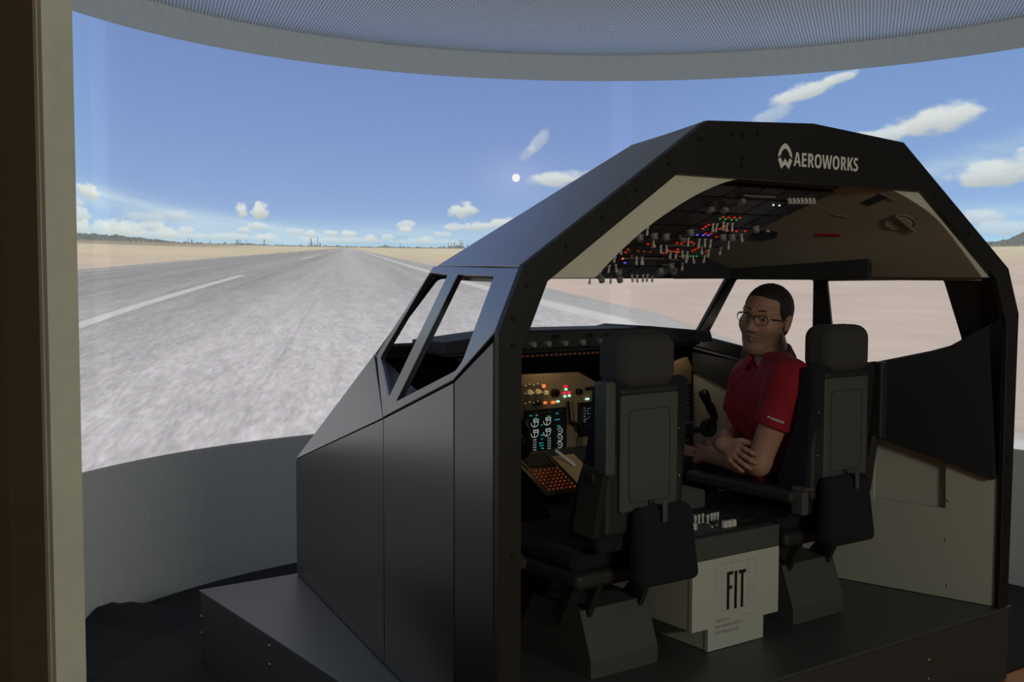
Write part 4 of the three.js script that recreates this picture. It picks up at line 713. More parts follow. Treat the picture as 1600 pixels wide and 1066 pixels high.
// ---------- seats ----------
function seat(cx, m, label) {                                   // m = +1: outboard towards +x
  const t = thing('pilot_seat', label, 'seat', [cx, 0, 0]);
  const X = (x) => x * m, B = (name, w, h, d, x, y, z, mat, r = 0.006, l) => obj(name, boxUV(at(rbox(w, h, d, r, 3), X(x), y, z)), mat, t, l);
  const s = new THREE.Shape(); [[-0.3025, 0.002], [-0.3025, 0.053], [-0.354, 0.187], [-0.58, 0.187], [-0.66, 0.053], [-0.66, 0.002]].forEach((p, i) => i ? s.lineTo(...p) : s.moveTo(...p)); s.closePath();
  const bg = new THREE.ExtrudeGeometry(s, { depth: 0.258, bevelEnabled: true, bevelThickness: 0.0015, bevelSize: 0.0015, bevelSegments: 1 }); bg.applyMatrix4(new THREE.Matrix4().makeBasis(V(0, 0, 1), V(0, 1, 0), V(-1, 0, 0)).setPosition(0.129, 0, 0));
  obj('base', boxUV(bg), M.seatGrey, t);
  for (const k of [-1, 1]) { obj('support_arm', boxUV(bar([k * 0.125, 0.14, -0.45], [k * 0.15, 0.285, -0.345], 0.035, 0.055)), M.seatDark, t); obj('support_arm', boxUV(bar([k * 0.1, 0.17, -0.36], [k * 0.1, 0.30, -0.30], 0.02, 0.03)), M.seatDark, t); }
  B('seat_pan', 0.40, 0.05, 0.44, 0, 0.295, -0.50, M.seatDark, 0.02);
  B('seat_cushion', 0.39, 0.06, 0.44, 0, 0.345, -0.52, M.navy, 0.03);
  // backrest cushion: curved side profile
  const c = new THREE.Shape(); c.moveTo(-0.222, 0.855); c.quadraticCurveTo(-0.245, 0.868, -0.262, 0.84); c.quadraticCurveTo(-0.275, 0.72, -0.295, 0.64); c.quadraticCurveTo(-0.35, 0.53, -0.365, 0.42); c.lineTo(-0.25, 0.40); c.closePath();
  const hw = m > 0 ? 0.137 : 0.142, cg = new THREE.ExtrudeGeometry(c, { depth: 2 * hw, bevelEnabled: true, bevelThickness: 0.02, bevelSize: 0.014, bevelSegments: 4, curveSegments: 10 }); cg.applyMatrix4(new THREE.Matrix4().makeBasis(V(0, 0, 1), V(0, 1, 0), V(-1, 0, 0)).setPosition(hw, 0, 0));
  obj('back_cushion', boxUV(cg), M.navy, t, 'navy backrest cushion');
  B('back_shell', 0.30, 0.42, 0.05, 0, 0.64, -0.245, M.seatDark, 0.015);
  for (const k of [-1, 1]) obj('back_strut', boxUV(bar([k * 0.142, 0.83, -0.235], [k * 0.142, 0.49, -0.31], 0.022, 0.045)), M.seatGrey, t);
  const P = plate([[-0.109, 0.498, -0.205], [0.109, 0.496, -0.205], [0.111, 0.832, -0.205], [-0.109, 0.83, -0.205]], 0.032, { inside: V(0, 0.6, -3), r: 0.008, gap: 0, bevel: 0.003 });
  obj('back_plate', boxUV(P), M.seatGrey, t, 'flat grey plate on the back');
  { const q = new THREE.Shape(); poly2(q, [[-0.078, 0.522], [0.08, 0.522], [0.078, 0.788], [-0.08, 0.788]], 0.022); q.holes.push(poly2(new THREE.Path(), [[-0.0765, 0.5235], [0.0785, 0.5235], [0.0765, 0.7865], [-0.0785, 0.7865]], 0.0205)); const e = new THREE.ExtrudeGeometry(q, { depth: 0.002, bevelEnabled: false, curveSegments: 5 }); e.translate(0, 0, -0.206); obj('plate_groove', e, M.seatDark, t); }
  { const q = new THREE.Shape(); poly2(q, [[-0.074, 0.526], [0.076, 0.526], [0.074, 0.784], [-0.076, 0.784]], 0.018); const e = new THREE.ExtrudeGeometry(q, { depth: 0.0015, bevelEnabled: true, bevelThickness: 0.001, bevelSize: 0.001, bevelSegments: 1, curveSegments: 5 }); e.translate(0, 0, -0.2055); obj('plate_panel', boxUV(e), M.seatGrey, t); }
  B('plate_latch', 0.018, 0.05, 0.008, -0.005, 0.5, -0.2015, M.seatDark, 0.003);
  const rl = new THREE.CapsuleGeometry(0.012, 0.2, 6, 14); rl.rotateZ(Math.PI / 2); obj('top_roll', at(rl, 0, 0.838, -0.215), M.seatDark, t);
  B('headrest', 0.212, 0.158, 0.135, 0.006, 0.922, -0.255, M.headFabric, 0.045, 'grey fabric headrest');
  for (const k of [-1, 1]) obj('headrest_post', at(new THREE.CylinderGeometry(0.007, 0.007, 0.06, 10), k * 0.05, 0.845, -0.26), M.steel, t);
  // pouch of navy cloth hanging at the foot of the back
  { const g = new RoundedBoxGeometry(0.222, 0.225, 0.06, 8, 0.028); const p = g.attributes.position; for (let i = 0; i < p.count; i++) { const x = p.getX(i), y = p.getY(i), z = p.getZ(i); p.setZ(i, z + (z > 0 ? 0.012 * noise(x * 30 + 9, y * 18) - 0.012 * (y / 0.11) : 0)); p.setX(i, x * (1 - 0.06 * (y / 0.11)) + X(-0.03) + 0.004 * noise(y * 30, z * 40)); } g.computeVertexNormals(); obj('cloth_pouch', boxUV(at(g, 0, 0.4, -0.185)), M.navy, t, 'navy cloth pouch'); }
  B('pouch_strap', 0.018, 0.06, 0.004, -0.01, 0.5, -0.15, M.seatGrey, 0.001);
  // outboard armrest folded up along the back
  B('folded_armrest', 0.036, 0.26, 0.055, m > 0 ? 0.176 : 0.158, 0.742, -0.215, m > 0 ? M.seatDark : M.seatGrey, 0.008, 'outboard armrest folded up');
  obj('armrest_bracket', boxUV(bar([X(0.166), 0.63, -0.24], [X(0.176), 0.435, -0.275], 0.03, 0.075)), M.seatDark, t);
  obj('armrest_hinge', at(rot(new THREE.CylinderGeometry(0.016, 0.016, 0.05, 16), 0, 0, Math.PI / 2), X(0.165), 0.6, -0.245), M.seatDark, t);
  if (m > 0) {
    B('armrest', 0.06, 0.042, 0.48, -0.215, 0.452, -0.465, M.seatDark, 0.014, 'inboard armrest folded down');
    B('armrest_bracket', 0.03, 0.09, 0.05, -0.2, 0.44, -0.225, M.seatGrey, 0.006);
    obj('hinge_pin', at(rot(new THREE.CylinderGeometry(0.008, 0.008, 0.04, 12), 0, 0, Math.PI / 2), -0.195, 0.478, -0.2), M.steel, t);
  } else { B('armrest', 0.06, 0.042, 0.4, -0.2, 0.43, -0.5, M.seatDark, 0.014, 'inboard armrest folded down'); }
  for (const [x, y] of [[-0.125, 0.72], [-0.128, 0.58]]) { const b = obj('screw', new THREE.SphereGeometry(0.004, 8, 6), M.steel, t); b.position.set(X(x), y, -0.217); }
  return t;
}
seat(-0.437, -1, 'empty grey pilot seat on the left, seen from behind');
seat(0.437, 1, 'grey pilot seat on the right in which the man in red sits');

// ---------- the man in the right seat ----------
// A surface net over a signed distance field: one closed mesh with shared vertices and smooth normals.
function surface(sdf, lo, hi, cell, color) {
  const n = [0, 1, 2].map((k) => Math.ceil((hi[k] - lo[k]) / cell) + 1), [nx, ny, nz] = n, f = new Float32Array(nx * ny * nz);
  for (let z = 0, i = 0; z < nz; z++) for (let y = 0; y < ny; y++) for (let x = 0; x < nx; x++, i++) {
    const edge = x === 0 || y === 0 || z === 0 || x === nx - 1 || y === ny - 1 || z === nz - 1;
    const d = sdf(lo[0] + x * cell, lo[1] + y * cell, lo[2] + z * cell); f[i] = edge ? Math.max(d, cell * 0.2) : d;
  }
  const vid = new Int32Array(f.length).fill(-1), pos = [], nor = [], col = [], idx = [], I = (x, y, z) => (z * ny + y) * nx + x;
  const E = [[0, 1], [2, 3], [4, 5], [6, 7], [0, 2], [1, 3], [4, 6], [5, 7], [0, 4], [1, 5], [2, 6], [3, 7]];
  for (let z = 0; z < nz - 1; z++) for (let y = 0; y < ny - 1; y++) for (let x = 0; x < nx - 1; x++) {
    const v = []; let s = 0; for (let k = 0; k < 8; k++) { v[k] = f[I(x + (k & 1), y + (k >> 1 & 1), z + (k >> 2))]; if (v[k] < 0) s++; }
    if (s === 0 || s === 8) continue;
    let px = 0, py = 0, pz = 0, c = 0;
    for (const [a, b] of E) if ((v[a] < 0) !== (v[b] < 0)) { const t = v[a] / (v[a] - v[b]); px += mix(a & 1, b & 1, t); py += mix(a >> 1 & 1, b >> 1 & 1, t); pz += mix(a >> 2, b >> 2, t); c++; }
    const P = [lo[0] + (x + px / c) * cell, lo[1] + (y + py / c) * cell, lo[2] + (z + pz / c) * cell], h = cell * 0.5;
    const g = [sdf(P[0] + h, P[1], P[2]) - sdf(P[0] - h, P[1], P[2]), sdf(P[0], P[1] + h, P[2]) - sdf(P[0], P[1] - h, P[2]), sdf(P[0], P[1], P[2] + h) - sdf(P[0], P[1], P[2] - h)], L = Math.hypot(...g) || 1;
    vid[I(x, y, z)] = pos.length / 3; pos.push(...P); nor.push(g[0] / L, g[1] / L, g[2] / L); if (color) col.push(...color(...P));
  }
  const quad = (a, b, c, d, flip) => { if (a < 0 || b < 0 || c < 0 || d < 0) return; if (flip) idx.push(a, c, b, a, d, c); else idx.push(a, b, c, a, c, d); };
  for (let z = 1; z < nz - 1; z++) for (let y = 1; y < ny - 1; y++) for (let x = 1; x < nx - 1; x++) {
    const s = f[I(x, y, z)] < 0;
    if (s !== f[I(x + 1, y, z)] < 0) quad(vid[I(x, y - 1, z - 1)], vid[I(x, y, z - 1)], vid[I(x, y, z)], vid[I(x, y - 1, z)], !s);
    if (s !== f[I(x, y + 1, z)] < 0) quad(vid[I(x - 1, y, z - 1)], vid[I(x - 1, y, z)], vid[I(x, y, z)], vid[I(x, y, z - 1)], !s);
    if (s !== f[I(x, y, z + 1)] < 0) quad(vid[I(x - 1, y - 1, z)], vid[I(x, y - 1, z)], vid[I(x, y, z)], vid[I(x - 1, y, z)], !s);
  }
  const g = new THREE.BufferGeometry(); g.setAttribute('position', new THREE.Float32BufferAttribute(pos, 3)); g.setAttribute('normal', new THREE.Float32BufferAttribute(nor, 3));
  if (color) g.setAttribute('color', new THREE.Float32BufferAttribute(col, 3));
  g.setIndex(idx); return g;
}
const smin = (a, b, k) => { const h = Math.max(k - Math.abs(a - b), 0) / k; return Math.min(a, b) - h * h * k * 0.25; };
const smax = (a, b, k) => -smin(-a, -b, k);
function cap(x, y, z, a, b, ra, rb) {                          // capsule with two radii
  const dx = b[0] - a[0], dy = b[1] - a[1], dz = b[2] - a[2], px = x - a[0], py = y - a[1], pz = z - a[2];
  const t = Math.min(1, Math.max(0, (px * dx + py * dy + pz * dz) / (dx * dx + dy * dy + dz * dz)));
  return Math.hypot(px - dx * t, py - dy * t, pz - dz * t) - ra - (rb - ra) * t;
}
const ball = (x, y, z, c, r) => Math.hypot(x - c[0], y - c[1], z - c[2]) - r;
function ell(x, y, z, c, r) { const px = (x - c[0]) / r[0], py = (y - c[1]) / r[1], pz = (z - c[2]) / r[2], k = Math.hypot(px, py, pz), m = Math.hypot(px / r[0], py / r[1], pz / r[2]); return m > 1e-9 ? k * (k - 1) / m : -Math.min(...r); }

// joints
const J = {
  shL: [0.318, 0.812, -0.345], shR: [0.475, 0.785, -0.655], elL: [0.236, 0.535, -0.402], wrL: [0.264, 0.524, -0.64], elR: [0.378, 0.57, -0.655], wrR: [0.196, 0.588, -0.525],
  hipL: [0.41, 0.462, -0.49], hipR: [0.555, 0.462, -0.51], knL: [0.352, 0.475, -0.90], knR: [0.535, 0.475, -0.91], anL: [0.35, 0.075, -0.99], anR: [0.535, 0.075, -1.0],
  toL: [0.345, 0.035, -1.12], toR: [0.545, 0.035, -1.13], chest: [0.435, 0.68, -0.535], pelvis: [0.482, 0.47, -0.50], neck: [0.424, 0.84, -0.53], skull: [0.412, 0.93, -0.53],
};
const headO = V(0.406, 1.0075, -0.532);
const hz = V(-0.962, -0.03, 0.272).normalize(), hx = new THREE.Vector3().crossVectors(V(0, 1, 0), hz).normalize(), hy = new THREE.Vector3().crossVectors(hz, hx);
{ const a = 9.5 * DEG, x = hx.clone(), y = hy.clone(); hy.copy(y).multiplyScalar(Math.cos(a)).addScaledVector(x, Math.sin(a)); hx.copy(x).multiplyScalar(Math.cos(a)).addScaledVector(y, -Math.sin(a)); }
const toHead = (x, y, z) => { const a = x - headO.x, b = y - headO.y, c = z - headO.z; return [a * hx.x + b * hx.y + c * hx.z, a * hy.x + b * hy.y + c * hy.z, a * hz.x + b * hz.y + c * hz.z]; };
const fromHead = (x, y, z) => headO.clone().addScaledVector(hx, x).addScaledVector(hy, y).addScaledVector(hz, z);
function skull(u, v, w) {                                        // head in its own axes: u to his left, v up, w forward
  let d = ell(u, v, w, [0, 0.036, -0.016], [0.0765, 0.084, 0.096]);
  d = smin(d, ell(u, v, w, [0, -0.03, 0.026], [0.063, 0.083, 0.066]), 0.03);
  const a = Math.abs(u);
  d = smin(d, cap(a, v, w, [0.053, -0.05, -0.006], [0.02, -0.099, 0.056], 0.016, 0.0165), 0.03);
  d = smin(d, ball(u, v, w, [0, -0.096, 0.066], 0.021), 0.022);
  d = smin(d, ball(a, v, w, [0.044, -0.016, 0.056], 0.022), 0.03);
  d = smin(d, cap(a, v, w, [0.008, 0.034, 0.082], [0.046, 0.036, 0.062], 0.011, 0.011), 0.022);
  d = smax(d, -ball(a, v, w, [0.031, 0.013, 0.095], 0.0155), 0.012);
  d = smin(d, cap(u, v, w, [0, 0.02, 0.086], [0, -0.024, 0.108], 0.0075, 0.0115), 0.014);
  d = smin(d, ball(a, v, w, [0.0115, -0.029, 0.096], 0.0085), 0.008);
  d = smax(d, -ball(a, v, w, [0.007, -0.037, 0.099], 0.0035), 0.003);
  d = smin(d, cap(a, v, w, [0, -0.0535, 0.089], [0.023, -0.0575, 0.077], 0.0062, 0.0035), 0.008);
  d = smin(d, cap(a, v, w, [0, -0.066, 0.087], [0.02, -0.0615, 0.077], 0.0075, 0.0035), 0.008);
  d = smax(d, -cap(a, v, w, [0, -0.0595, 0.0975], [0.025, -0.0585, 0.083], 0.0022, 0.0015), 0.003);
  d = smin(d, cap(a, v, w, [0.0205, 0.0175, 0.0815], [0.041, 0.0165, 0.0735], 0.0042, 0.0042), 0.004);   // upper lid
  d = smin(d, cap(a, v, w, [0.0205, 0.0045, 0.0805], [0.041, 0.0055, 0.0725], 0.0036, 0.0036), 0.005);   // lower lid
  // ears
  let e = ell(a, v, w + 0.25 * (v + 0.004) - 0.0, [0.0795, -0.002, -0.012], [0.0095, 0.032, 0.0185]);
  e = smax(e, -ell(a, v, w, [0.089, 0.002, -0.008], [0.006, 0.019, 0.009]), 0.005);
  d = smin(d, e, 0.008);
  return d;
}
// right hand that holds the left arm: wrist, palm, four fingers and a thumb
const dirR = V(-0.17, -0.30, 0.94).normalize(), inR = V(0.747, -0.04, -0.663); inR.addScaledVector(dirR, -inR.dot(dirR)).normalize();
const sideR = new THREE.Vector3().crossVectors(dirR, inR).normalize(); if (sideR.y < 0) sideR.negate();
const wR = V(...J.wrR);
const hp = (a, s, i) => wR.clone().addScaledVector(dirR, a).addScaledVector(sideR, s).addScaledVector(inR, i).toArray();
const fingersR = [[0.03, 0.076, 0.0088], [0.0105, 0.084, 0.0092], [-0.0095, 0.078, 0.0088], [-0.0285, 0.062, 0.0078]].map(([s, L, r], k) => {
  const pts = [hp(0.075 - 0.004 * Math.abs(k - 1), s, -0.004)]; let ang = 0.08 + 0.05 * k, a = 0.075 - 0.004 * Math.abs(k - 1), i = -0.004; const fan = (1.2 - k) * 0.035;
  let ss = s; for (const [seg, bend] of [[0.46, 0.22], [0.3, 0.4], [0.24, 0.4]]) { a += Math.cos(ang) * L * seg; i += Math.sin(ang) * L * seg; ss += fan * L * seg * 2; pts.push(hp(a, ss, i)); ang += bend; }
  return { pts, r };
});
const thumbR = [hp(0.025, 0.022, 0.01), hp(0.05, 0.044, 0.016), hp(0.078, 0.054, 0.03), hp(0.098, 0.052, 0.044)];
function handR(x, y, z) {
  let d = cap(x, y, z, hp0, hp1, 0.0135, 0.014); d = smin(d, cap(x, y, z, hp0, hp2, 0.0135, 0.0125), 0.014); d = smin(d, cap(x, y, z, hp0, hp3, 0.0135, 0.0125), 0.014);
  let f = 1; for (const { pts, r } of fingersR) { let q = cap(x, y, z, pts[0], pts[1], r, r * 0.97); q = smin(q, cap(x, y, z, pts[1], pts[2], r * 0.98, r * 0.9), 0.003); q = smin(q, cap(x, y, z, pts[2], pts[3], r * 0.92, r * 0.8), 0.003); f = Math.min(f, q); }
  d = smin(d, f, 0.007);
  let t = cap(x, y, z, thumbR[0], thumbR[1], 0.015, 0.0115); t = smin(t, cap(x, y, z, thumbR[1], thumbR[2], 0.0115, 0.0098), 0.004); t = smin(t, cap(x, y, z, thumbR[2], thumbR[3], 0.01, 0.0085), 0.004);
  return smin(d, t, 0.01);
}
const hp0 = hp(0.0, 0, 0), hp1 = hp(0.072, 0.024, -0.002), hp2 = hp(0.074, 0.002, -0.003), hp3 = hp(0.066, -0.02, -0.002);
// left hand, tucked under the right arm: relaxed, fingers a little curled
const dirL = V(0.12, -0.02, -0.99).normalize(), inL = V(0.9, -0.3, 0.1); inL.addScaledVector(dirL, -inL.dot(dirL)).normalize(); const sideL = new THREE.Vector3().crossVectors(inL, dirL).normalize(); if (sideL.y < 0) sideL.negate();
const wL = V(...J.wrL), hl = (a, s, i) => wL.clone().addScaledVector(dirL, a).addScaledVector(sideL, s).addScaledVector(inL, i).toArray();
const fingersL = [[0.028, 0.072, 0.0086], [0.0095, 0.08, 0.009], [-0.0095, 0.075, 0.0086], [-0.0275, 0.06, 0.0076]].map(([s, L, r]) => { const pts = [hl(0.07, s, 0)]; let a = 0.07, i = 0, ang = 0.25; for (const seg of [0.46, 0.3, 0.24]) { a += Math.cos(ang) * L * seg; i += Math.sin(ang) * L * seg; pts.push(hl(a, s, i)); ang += 0.45; } return { pts, r }; });
const thumbL = [hl(0.02, 0.02, 0.008), hl(0.045, 0.04, 0.018), hl(0.07, 0.046, 0.03), hl(0.09, 0.042, 0.042)], hl0 = hl(0, 0, 0), hl1 = hl(0.068, 0.022, 0), hl2 = hl(0.07, 0.002, 0), hl3 = hl(0.064, -0.02, 0);
function handL(x, y, z) {
  let d = cap(x, y, z, hl0, hl1, 0.0135, 0.0135); d = smin(d, cap(x, y, z, hl0, hl2, 0.0135, 0.0125), 0.014); d = smin(d, cap(x, y, z, hl0, hl3, 0.0135, 0.012), 0.014);
  let f = 1; for (const { pts, r } of fingersL) { let q = cap(x, y, z, pts[0], pts[1], r, r * 0.97); q = smin(q, cap(x, y, z, pts[1], pts[2], r, r * 0.9), 0.003); q = smin(q, cap(x, y, z, pts[2], pts[3], r * 0.92, r * 0.8), 0.003); f = Math.min(f, q); }
  d = smin(d, f, 0.007);
  let t = cap(x, y, z, thumbL[0], thumbL[1], 0.0145, 0.0115); t = smin(t, cap(x, y, z, thumbL[1], thumbL[2], 0.0115, 0.0095), 0.004); t = smin(t, cap(x, y, z, thumbL[2], thumbL[3], 0.0098, 0.0085), 0.004);
  return smin(d, t, 0.01);
}
const mid = (a, b, t) => [mix(a[0], b[0], t), mix(a[1], b[1], t), mix(a[2], b[2], t)];
const cL = [0.38, 0.70, -0.42], cR = [0.452, 0.69, -0.605], bL = [0.43, 0.58, -0.44], bR = [0.475, 0.57, -0.575];
function torso(x, y, z) {
  let d = cap(x, y, z, J.hipL, J.hipR, 0.092, 0.092);
  d = smin(d, cap(x, y, z, bL, bR, 0.092, 0.092), 0.06);
  d = smin(d, cap(x, y, z, cL, cR, 0.098, 0.098), 0.07);
  d = smin(d, cap(x, y, z, J.shL, J.shR, 0.052, 0.052), 0.07);
  d = smin(d, cap(x, y, z, [0.43, 0.868, -0.525], J.shL, 0.046, 0.048), 0.05);
  d = smin(d, cap(x, y, z, [0.43, 0.868, -0.525], J.shR, 0.046, 0.048), 0.05);
  return d;
}
const armL1 = (x, y, z, o = 0) => cap(x, y, z, J.shL, J.elL, 0.054 + o, 0.041 + o), armR1 = (x, y, z, o = 0) => cap(x, y, z, J.shR, J.elR, 0.054 + o, 0.041 + o);
const foreL = (x, y, z) => smin(cap(x, y, z, J.elL, mid(J.elL, J.wrL, 0.35), 0.039, 0.041), cap(x, y, z, mid(J.elL, J.wrL, 0.35), J.wrL, 0.041, 0.0265), 0.02);
const foreR = (x, y, z) => smin(cap(x, y, z, J.elR, mid(J.elR, J.wrR, 0.35), 0.038, 0.041), cap(x, y, z, mid(J.elR, J.wrR, 0.35), J.wrR, 0.041, 0.0255), 0.02);
function neckD(x, y, z) { return cap(x, y, z, [0.448, 0.80, -0.53], [0.436, 0.935, -0.532], 0.057, 0.05); }
function leg(x, y, z, h, k, a, t, o) { let d = cap(x, y, z, h, k, 0.078 + o, 0.048 + o); d = smin(d, cap(x, y, z, k, mid(k, a, 0.35), 0.046 + o, 0.047 + o), 0.03); d = smin(d, cap(x, y, z, mid(k, a, 0.35), a, 0.047 + o, 0.036 + o), 0.02); return smin(d, cap(x, y, z, a, t, 0.034, 0.026), 0.03); }
function body(x, y, z) {
  let d = torso(x, y, z);
  d = smin(d, neckD(x, y, z), 0.04);
  const h = toHead(x, y, z); d = smin(d, skull(...h), 0.012);
  let aL = smin(armL1(x, y, z), foreL(x, y, z), 0.02), aR = smin(armR1(x, y, z), foreR(x, y, z), 0.02);
  d = smin(d, aL, 0.025); d = Math.min(d, aR) < aR ? smin(d, aR, 0.006) : Math.min(d, aR);
  if (y < 0.62) { d = smin(d, leg(x, y, z, J.hipL, J.knL, J.anL, J.toL, 0), 0.04); d = smin(d, leg(x, y, z, J.hipR, J.knR, J.anR, J.toR, 0), 0.04); }
  return d;
}
{
  const t = thing('person', 'man in a red polo shirt and glasses sitting sideways with folded arms', 'person', [0, 0, 0]);
  const box = (x, y, z, lo, hi) => Math.max(lo[0] - x, x - hi[0], lo[1] - y, y - hi[1], lo[2] - z, z - hi[2]);
  // skin tones: lips, beard shadow and flushed cheeks belong to the skin itself
  const skinC = (x, y, z) => {
    const [u, v, w] = toHead(x, y, z); let c = [0.40, 0.215, 0.148];
    const k = 0.94 + 0.12 * noise(x * 300, y * 300 + z * 170); c = c.map((q) => q * k);
    if (v > -0.14 && v < 0.14) {
      const beard = sm(-0.022, -0.045, v) * sm(-0.02, 0.01, w) + 0.5 * sm(0.05, 0.065, Math.abs(u)) * sm(0, -0.02, v) * sm(-0.02, 0.0, w); const b = Math.min(1, beard) * 0.45; c = [mix(c[0], 0.14, b), mix(c[1], 0.10, b), mix(c[2], 0.08, b)];
      const lip = sm(0.026, 0.02, Math.abs(u)) * sm(-0.0725, -0.069, v) * sm(-0.049, -0.052, v) * sm(0.06, 0.07, w); c = [mix(c[0], 0.27, lip * 0.8), mix(c[1], 0.12, lip * 0.8), mix(c[2], 0.10, lip * 0.8)];
    }
    return c;
  };
  const HEADCUT = 0.885;
  const main = surface((x, y, z) => Math.max(body(x, y, z), y - HEADCUT), [0.08, 0.0, -1.18], [0.70, 0.90, -0.26], 0.0085, skinC);
  const head = surface((x, y, z) => Math.max(body(x, y, z), HEADCUT - 0.004 - y), [0.28, 0.88, -0.66], [0.54, 1.15, -0.41], 0.0032, skinC);
  const hand = (h, fore, w, dir, c) => { const f = (x, y, z) => { const q = (x - w[0]) * dir.x + (y - w[1]) * dir.y + (z - w[2]) * dir.z; return Math.max(smin(h(x, y, z), fore(x, y, z), 0.02), -0.035 - q); }; const m = V(...w).addScaledVector(dir, 0.085); return surface(f, [m.x - 0.12, m.y - 0.11, m.z - 0.135], [m.x + 0.12, m.y + 0.11, m.z + 0.13], c, skinC); };
  const rh = hand(handR, foreR, J.wrR, dirR, 0.003), lh = hand(handL, foreL, J.wrL, dirL, 0.004);
  const skinM = new THREE.MeshPhysicalMaterial({ color: lin(1, 1, 1), vertexColors: true, roughness: 0.55, specularIntensity: 0.6 });
  obj('body', mergeGeometries([main, head, rh, lh]), skinM, t);
  // hair: short and dark, with receding temples
  const line = [[0.125, 0.078], [0.105, 0.073], [0.088, 0.066], [0.075, 0.045], [0.06, 0.037], [0.03, 0.034], [0.012, 0.021], [-0.006, 0.012], [-0.018, 0.0], [-0.02, -0.03], [-0.05, -0.05], [-0.08, -0.075]];
  const hairFront = (v) => { if (v > line[0][0]) return line[0][1]; for (let i = 0; i < line.length - 1; i++) if (v >= line[i + 1][0]) return mix(line[i + 1][1], line[i][1], (v - line[i + 1][0]) / (line[i][0] - line[i + 1][0])); return -0.2; };
  const hair = surface((x, y, z) => {
    const [u, v, w] = toHead(x, y, z); let d = ell(u, v, w, [0, 0.038, -0.018], [0.0815, 0.0895, 0.1005]); d = smin(d, ell(u, v, w, [0, -0.02, -0.035], [0.068, 0.07, 0.066]), 0.03);
    const temple = 0.012 * sm(0.025, 0.055, Math.abs(u)) * sm(0.05, 0.08, v);
    d += (noise(u * 420 + 40, v * 420 + w * 300) - 0.5) * 0.0022;
    const ear = ell(Math.abs(u), v, w, [0.082, -0.004, -0.014], [0.03, 0.032, 0.022]);
    return smax(smax(d, w - hairFront(v) + temple, 0.006), -ear, 0.004);
  }, [0.27, 0.90, -0.67], [0.54, 1.15, -0.40], 0.0034);
  obj('hair', hair, std(0.012, 0.009, 0.007, 0.75), t, 'short dark hair');
  const inHead = (g) => g.applyMatrix4(new THREE.Matrix4().makeBasis(hx, hy, hz).setPosition(headO));
  for (const s of [-1, 1]) {
    obj('eyebrow', inHead(tube([[s * 0.013, 0.0365, 0.0915], [s * 0.028, 0.041, 0.0845], [s * 0.044, 0.0375, 0.0725]], 0.0035, 12, 6)), std(0.014, 0.01, 0.008, 0.9), t);
    const e = obj('eye', inHead(at(new THREE.SphereGeometry(0.0115, 18, 12), s * 0.031, 0.0115, 0.0715)), std(0.3, 0.28, 0.26, 0.35), t);
    obj('iris', inHead(at(rot(new THREE.CylinderGeometry(0.0056, 0.0056, 0.0014, 16), Math.PI / 2, 0, 0), s * 0.031 + 0.0022, 0.0115, 0.0827)), std(0.03, 0.035, 0.035, 0.15), e);
  }
  // glasses: dark upper rims, thin lenses, temples to the ears
  const gl = new THREE.Group(); gl.name = 'glasses'; t.add(gl);
  const gm = std(0.008, 0.008, 0.009, 0.35);
  const lensPts = (s) => { const r = []; for (let i = 0; i < 24; i++) { const a = i / 24 * Math.PI * 2, x = Math.cos(a), y = Math.sin(a); r.push([s * (0.0335 + 0.0245 * Math.sign(x) * Math.pow(Math.abs(x), 0.75)), 0.0105 + 0.0155 * Math.sign(y) * Math.pow(Math.abs(y), 0.75), 0.1055 - 0.09 * (0.0335 + 0.0245 * x) * (0.0335 + 0.0245 * x) * 10]); } return r; };
  for (const s of [-1, 1]) {
    const p = lensPts(s); obj('rim', inHead(new THREE.TubeGeometry(new THREE.CatmullRomCurve3(p.map((q) => V(...q)), true), 48, 0.0011, 6, true)), gm, gl);
    obj('upper_rim', inHead(tube(p.slice(0, 13), 0.0021, 30, 6)), gm, gl);
    const sh = new THREE.Shape(p.map((q) => new THREE.Vector2(q[0], q[1]))); const lg = new THREE.ExtrudeGeometry(sh, { depth: 0.001, bevelEnabled: false }); { const a = lg.attributes.position; for (let i = 0; i < a.count; i++) a.setZ(i, a.getZ(i) + 0.1045 - 0.9 * a.getX(i) ** 2); }
    obj('lens', inHead(lg), new THREE.MeshPhysicalMaterial({ color: lin(1, 1, 1), transmission: 1, thickness: 0, roughness: 0.02, ior: 1.18 }), gl);
    obj('temple', inHead(tube([[s * 0.058, 0.017, 0.075], [s * 0.0715, 0.0165, 0.066], [s * 0.0765, 0.014, 0.03], [s * 0.0795, 0.012, -0.004], [s * 0.081, -0.004, -0.022]], 0.0021, 24, 6)), gm, gl);
  }
  obj('bridge', inHead(tube([[-0.011, 0.016, 0.1045], [0, 0.0195, 0.1085], [0.011, 0.016, 0.1045]], 0.0017, 12, 6)), gm, gl);
  // polo shirt
  const plane = (x, y, z, p, n) => (x - p[0]) * n[0] + (y - p[1]) * n[1] + (z - p[2]) * n[2];
  const axis = (a, b) => V(...b).sub(V(...a)).normalize().toArray();
  const eL = mid(J.shL, J.elL, 0.56), nL = axis(J.shL, J.elL), eR = mid(J.shR, J.elR, 0.56), nR = axis(J.shR, J.elR);
  const neckP = [0.41, 0.893, -0.53], neckN = V(-0.42, 0.9, 0.06).normalize().toArray();
  const shirt = (x, y, z) => {
    const fold = 0.005 * (noise(x * 26 + y * 14, z * 26 - y * 22) - 0.5) + 0.004 * Math.sin(y * 75 + z * 42 + 3 * noise(x * 12, z * 12)) * sm(0.72, 0.58, y);
    let d = torso(x, y, z) - 0.012 + fold; d = Math.max(d, 0.455 - y);
    let l = smax(cap(x, y, z, J.shL, J.elL, 0.064, 0.062) + fold * 0.7, plane(x, y, z, eL, nL), 0.004), r = smax(cap(x, y, z, J.shR, J.elR, 0.064, 0.06) + fold * 0.7, plane(x, y, z, eR, nR), 0.004);
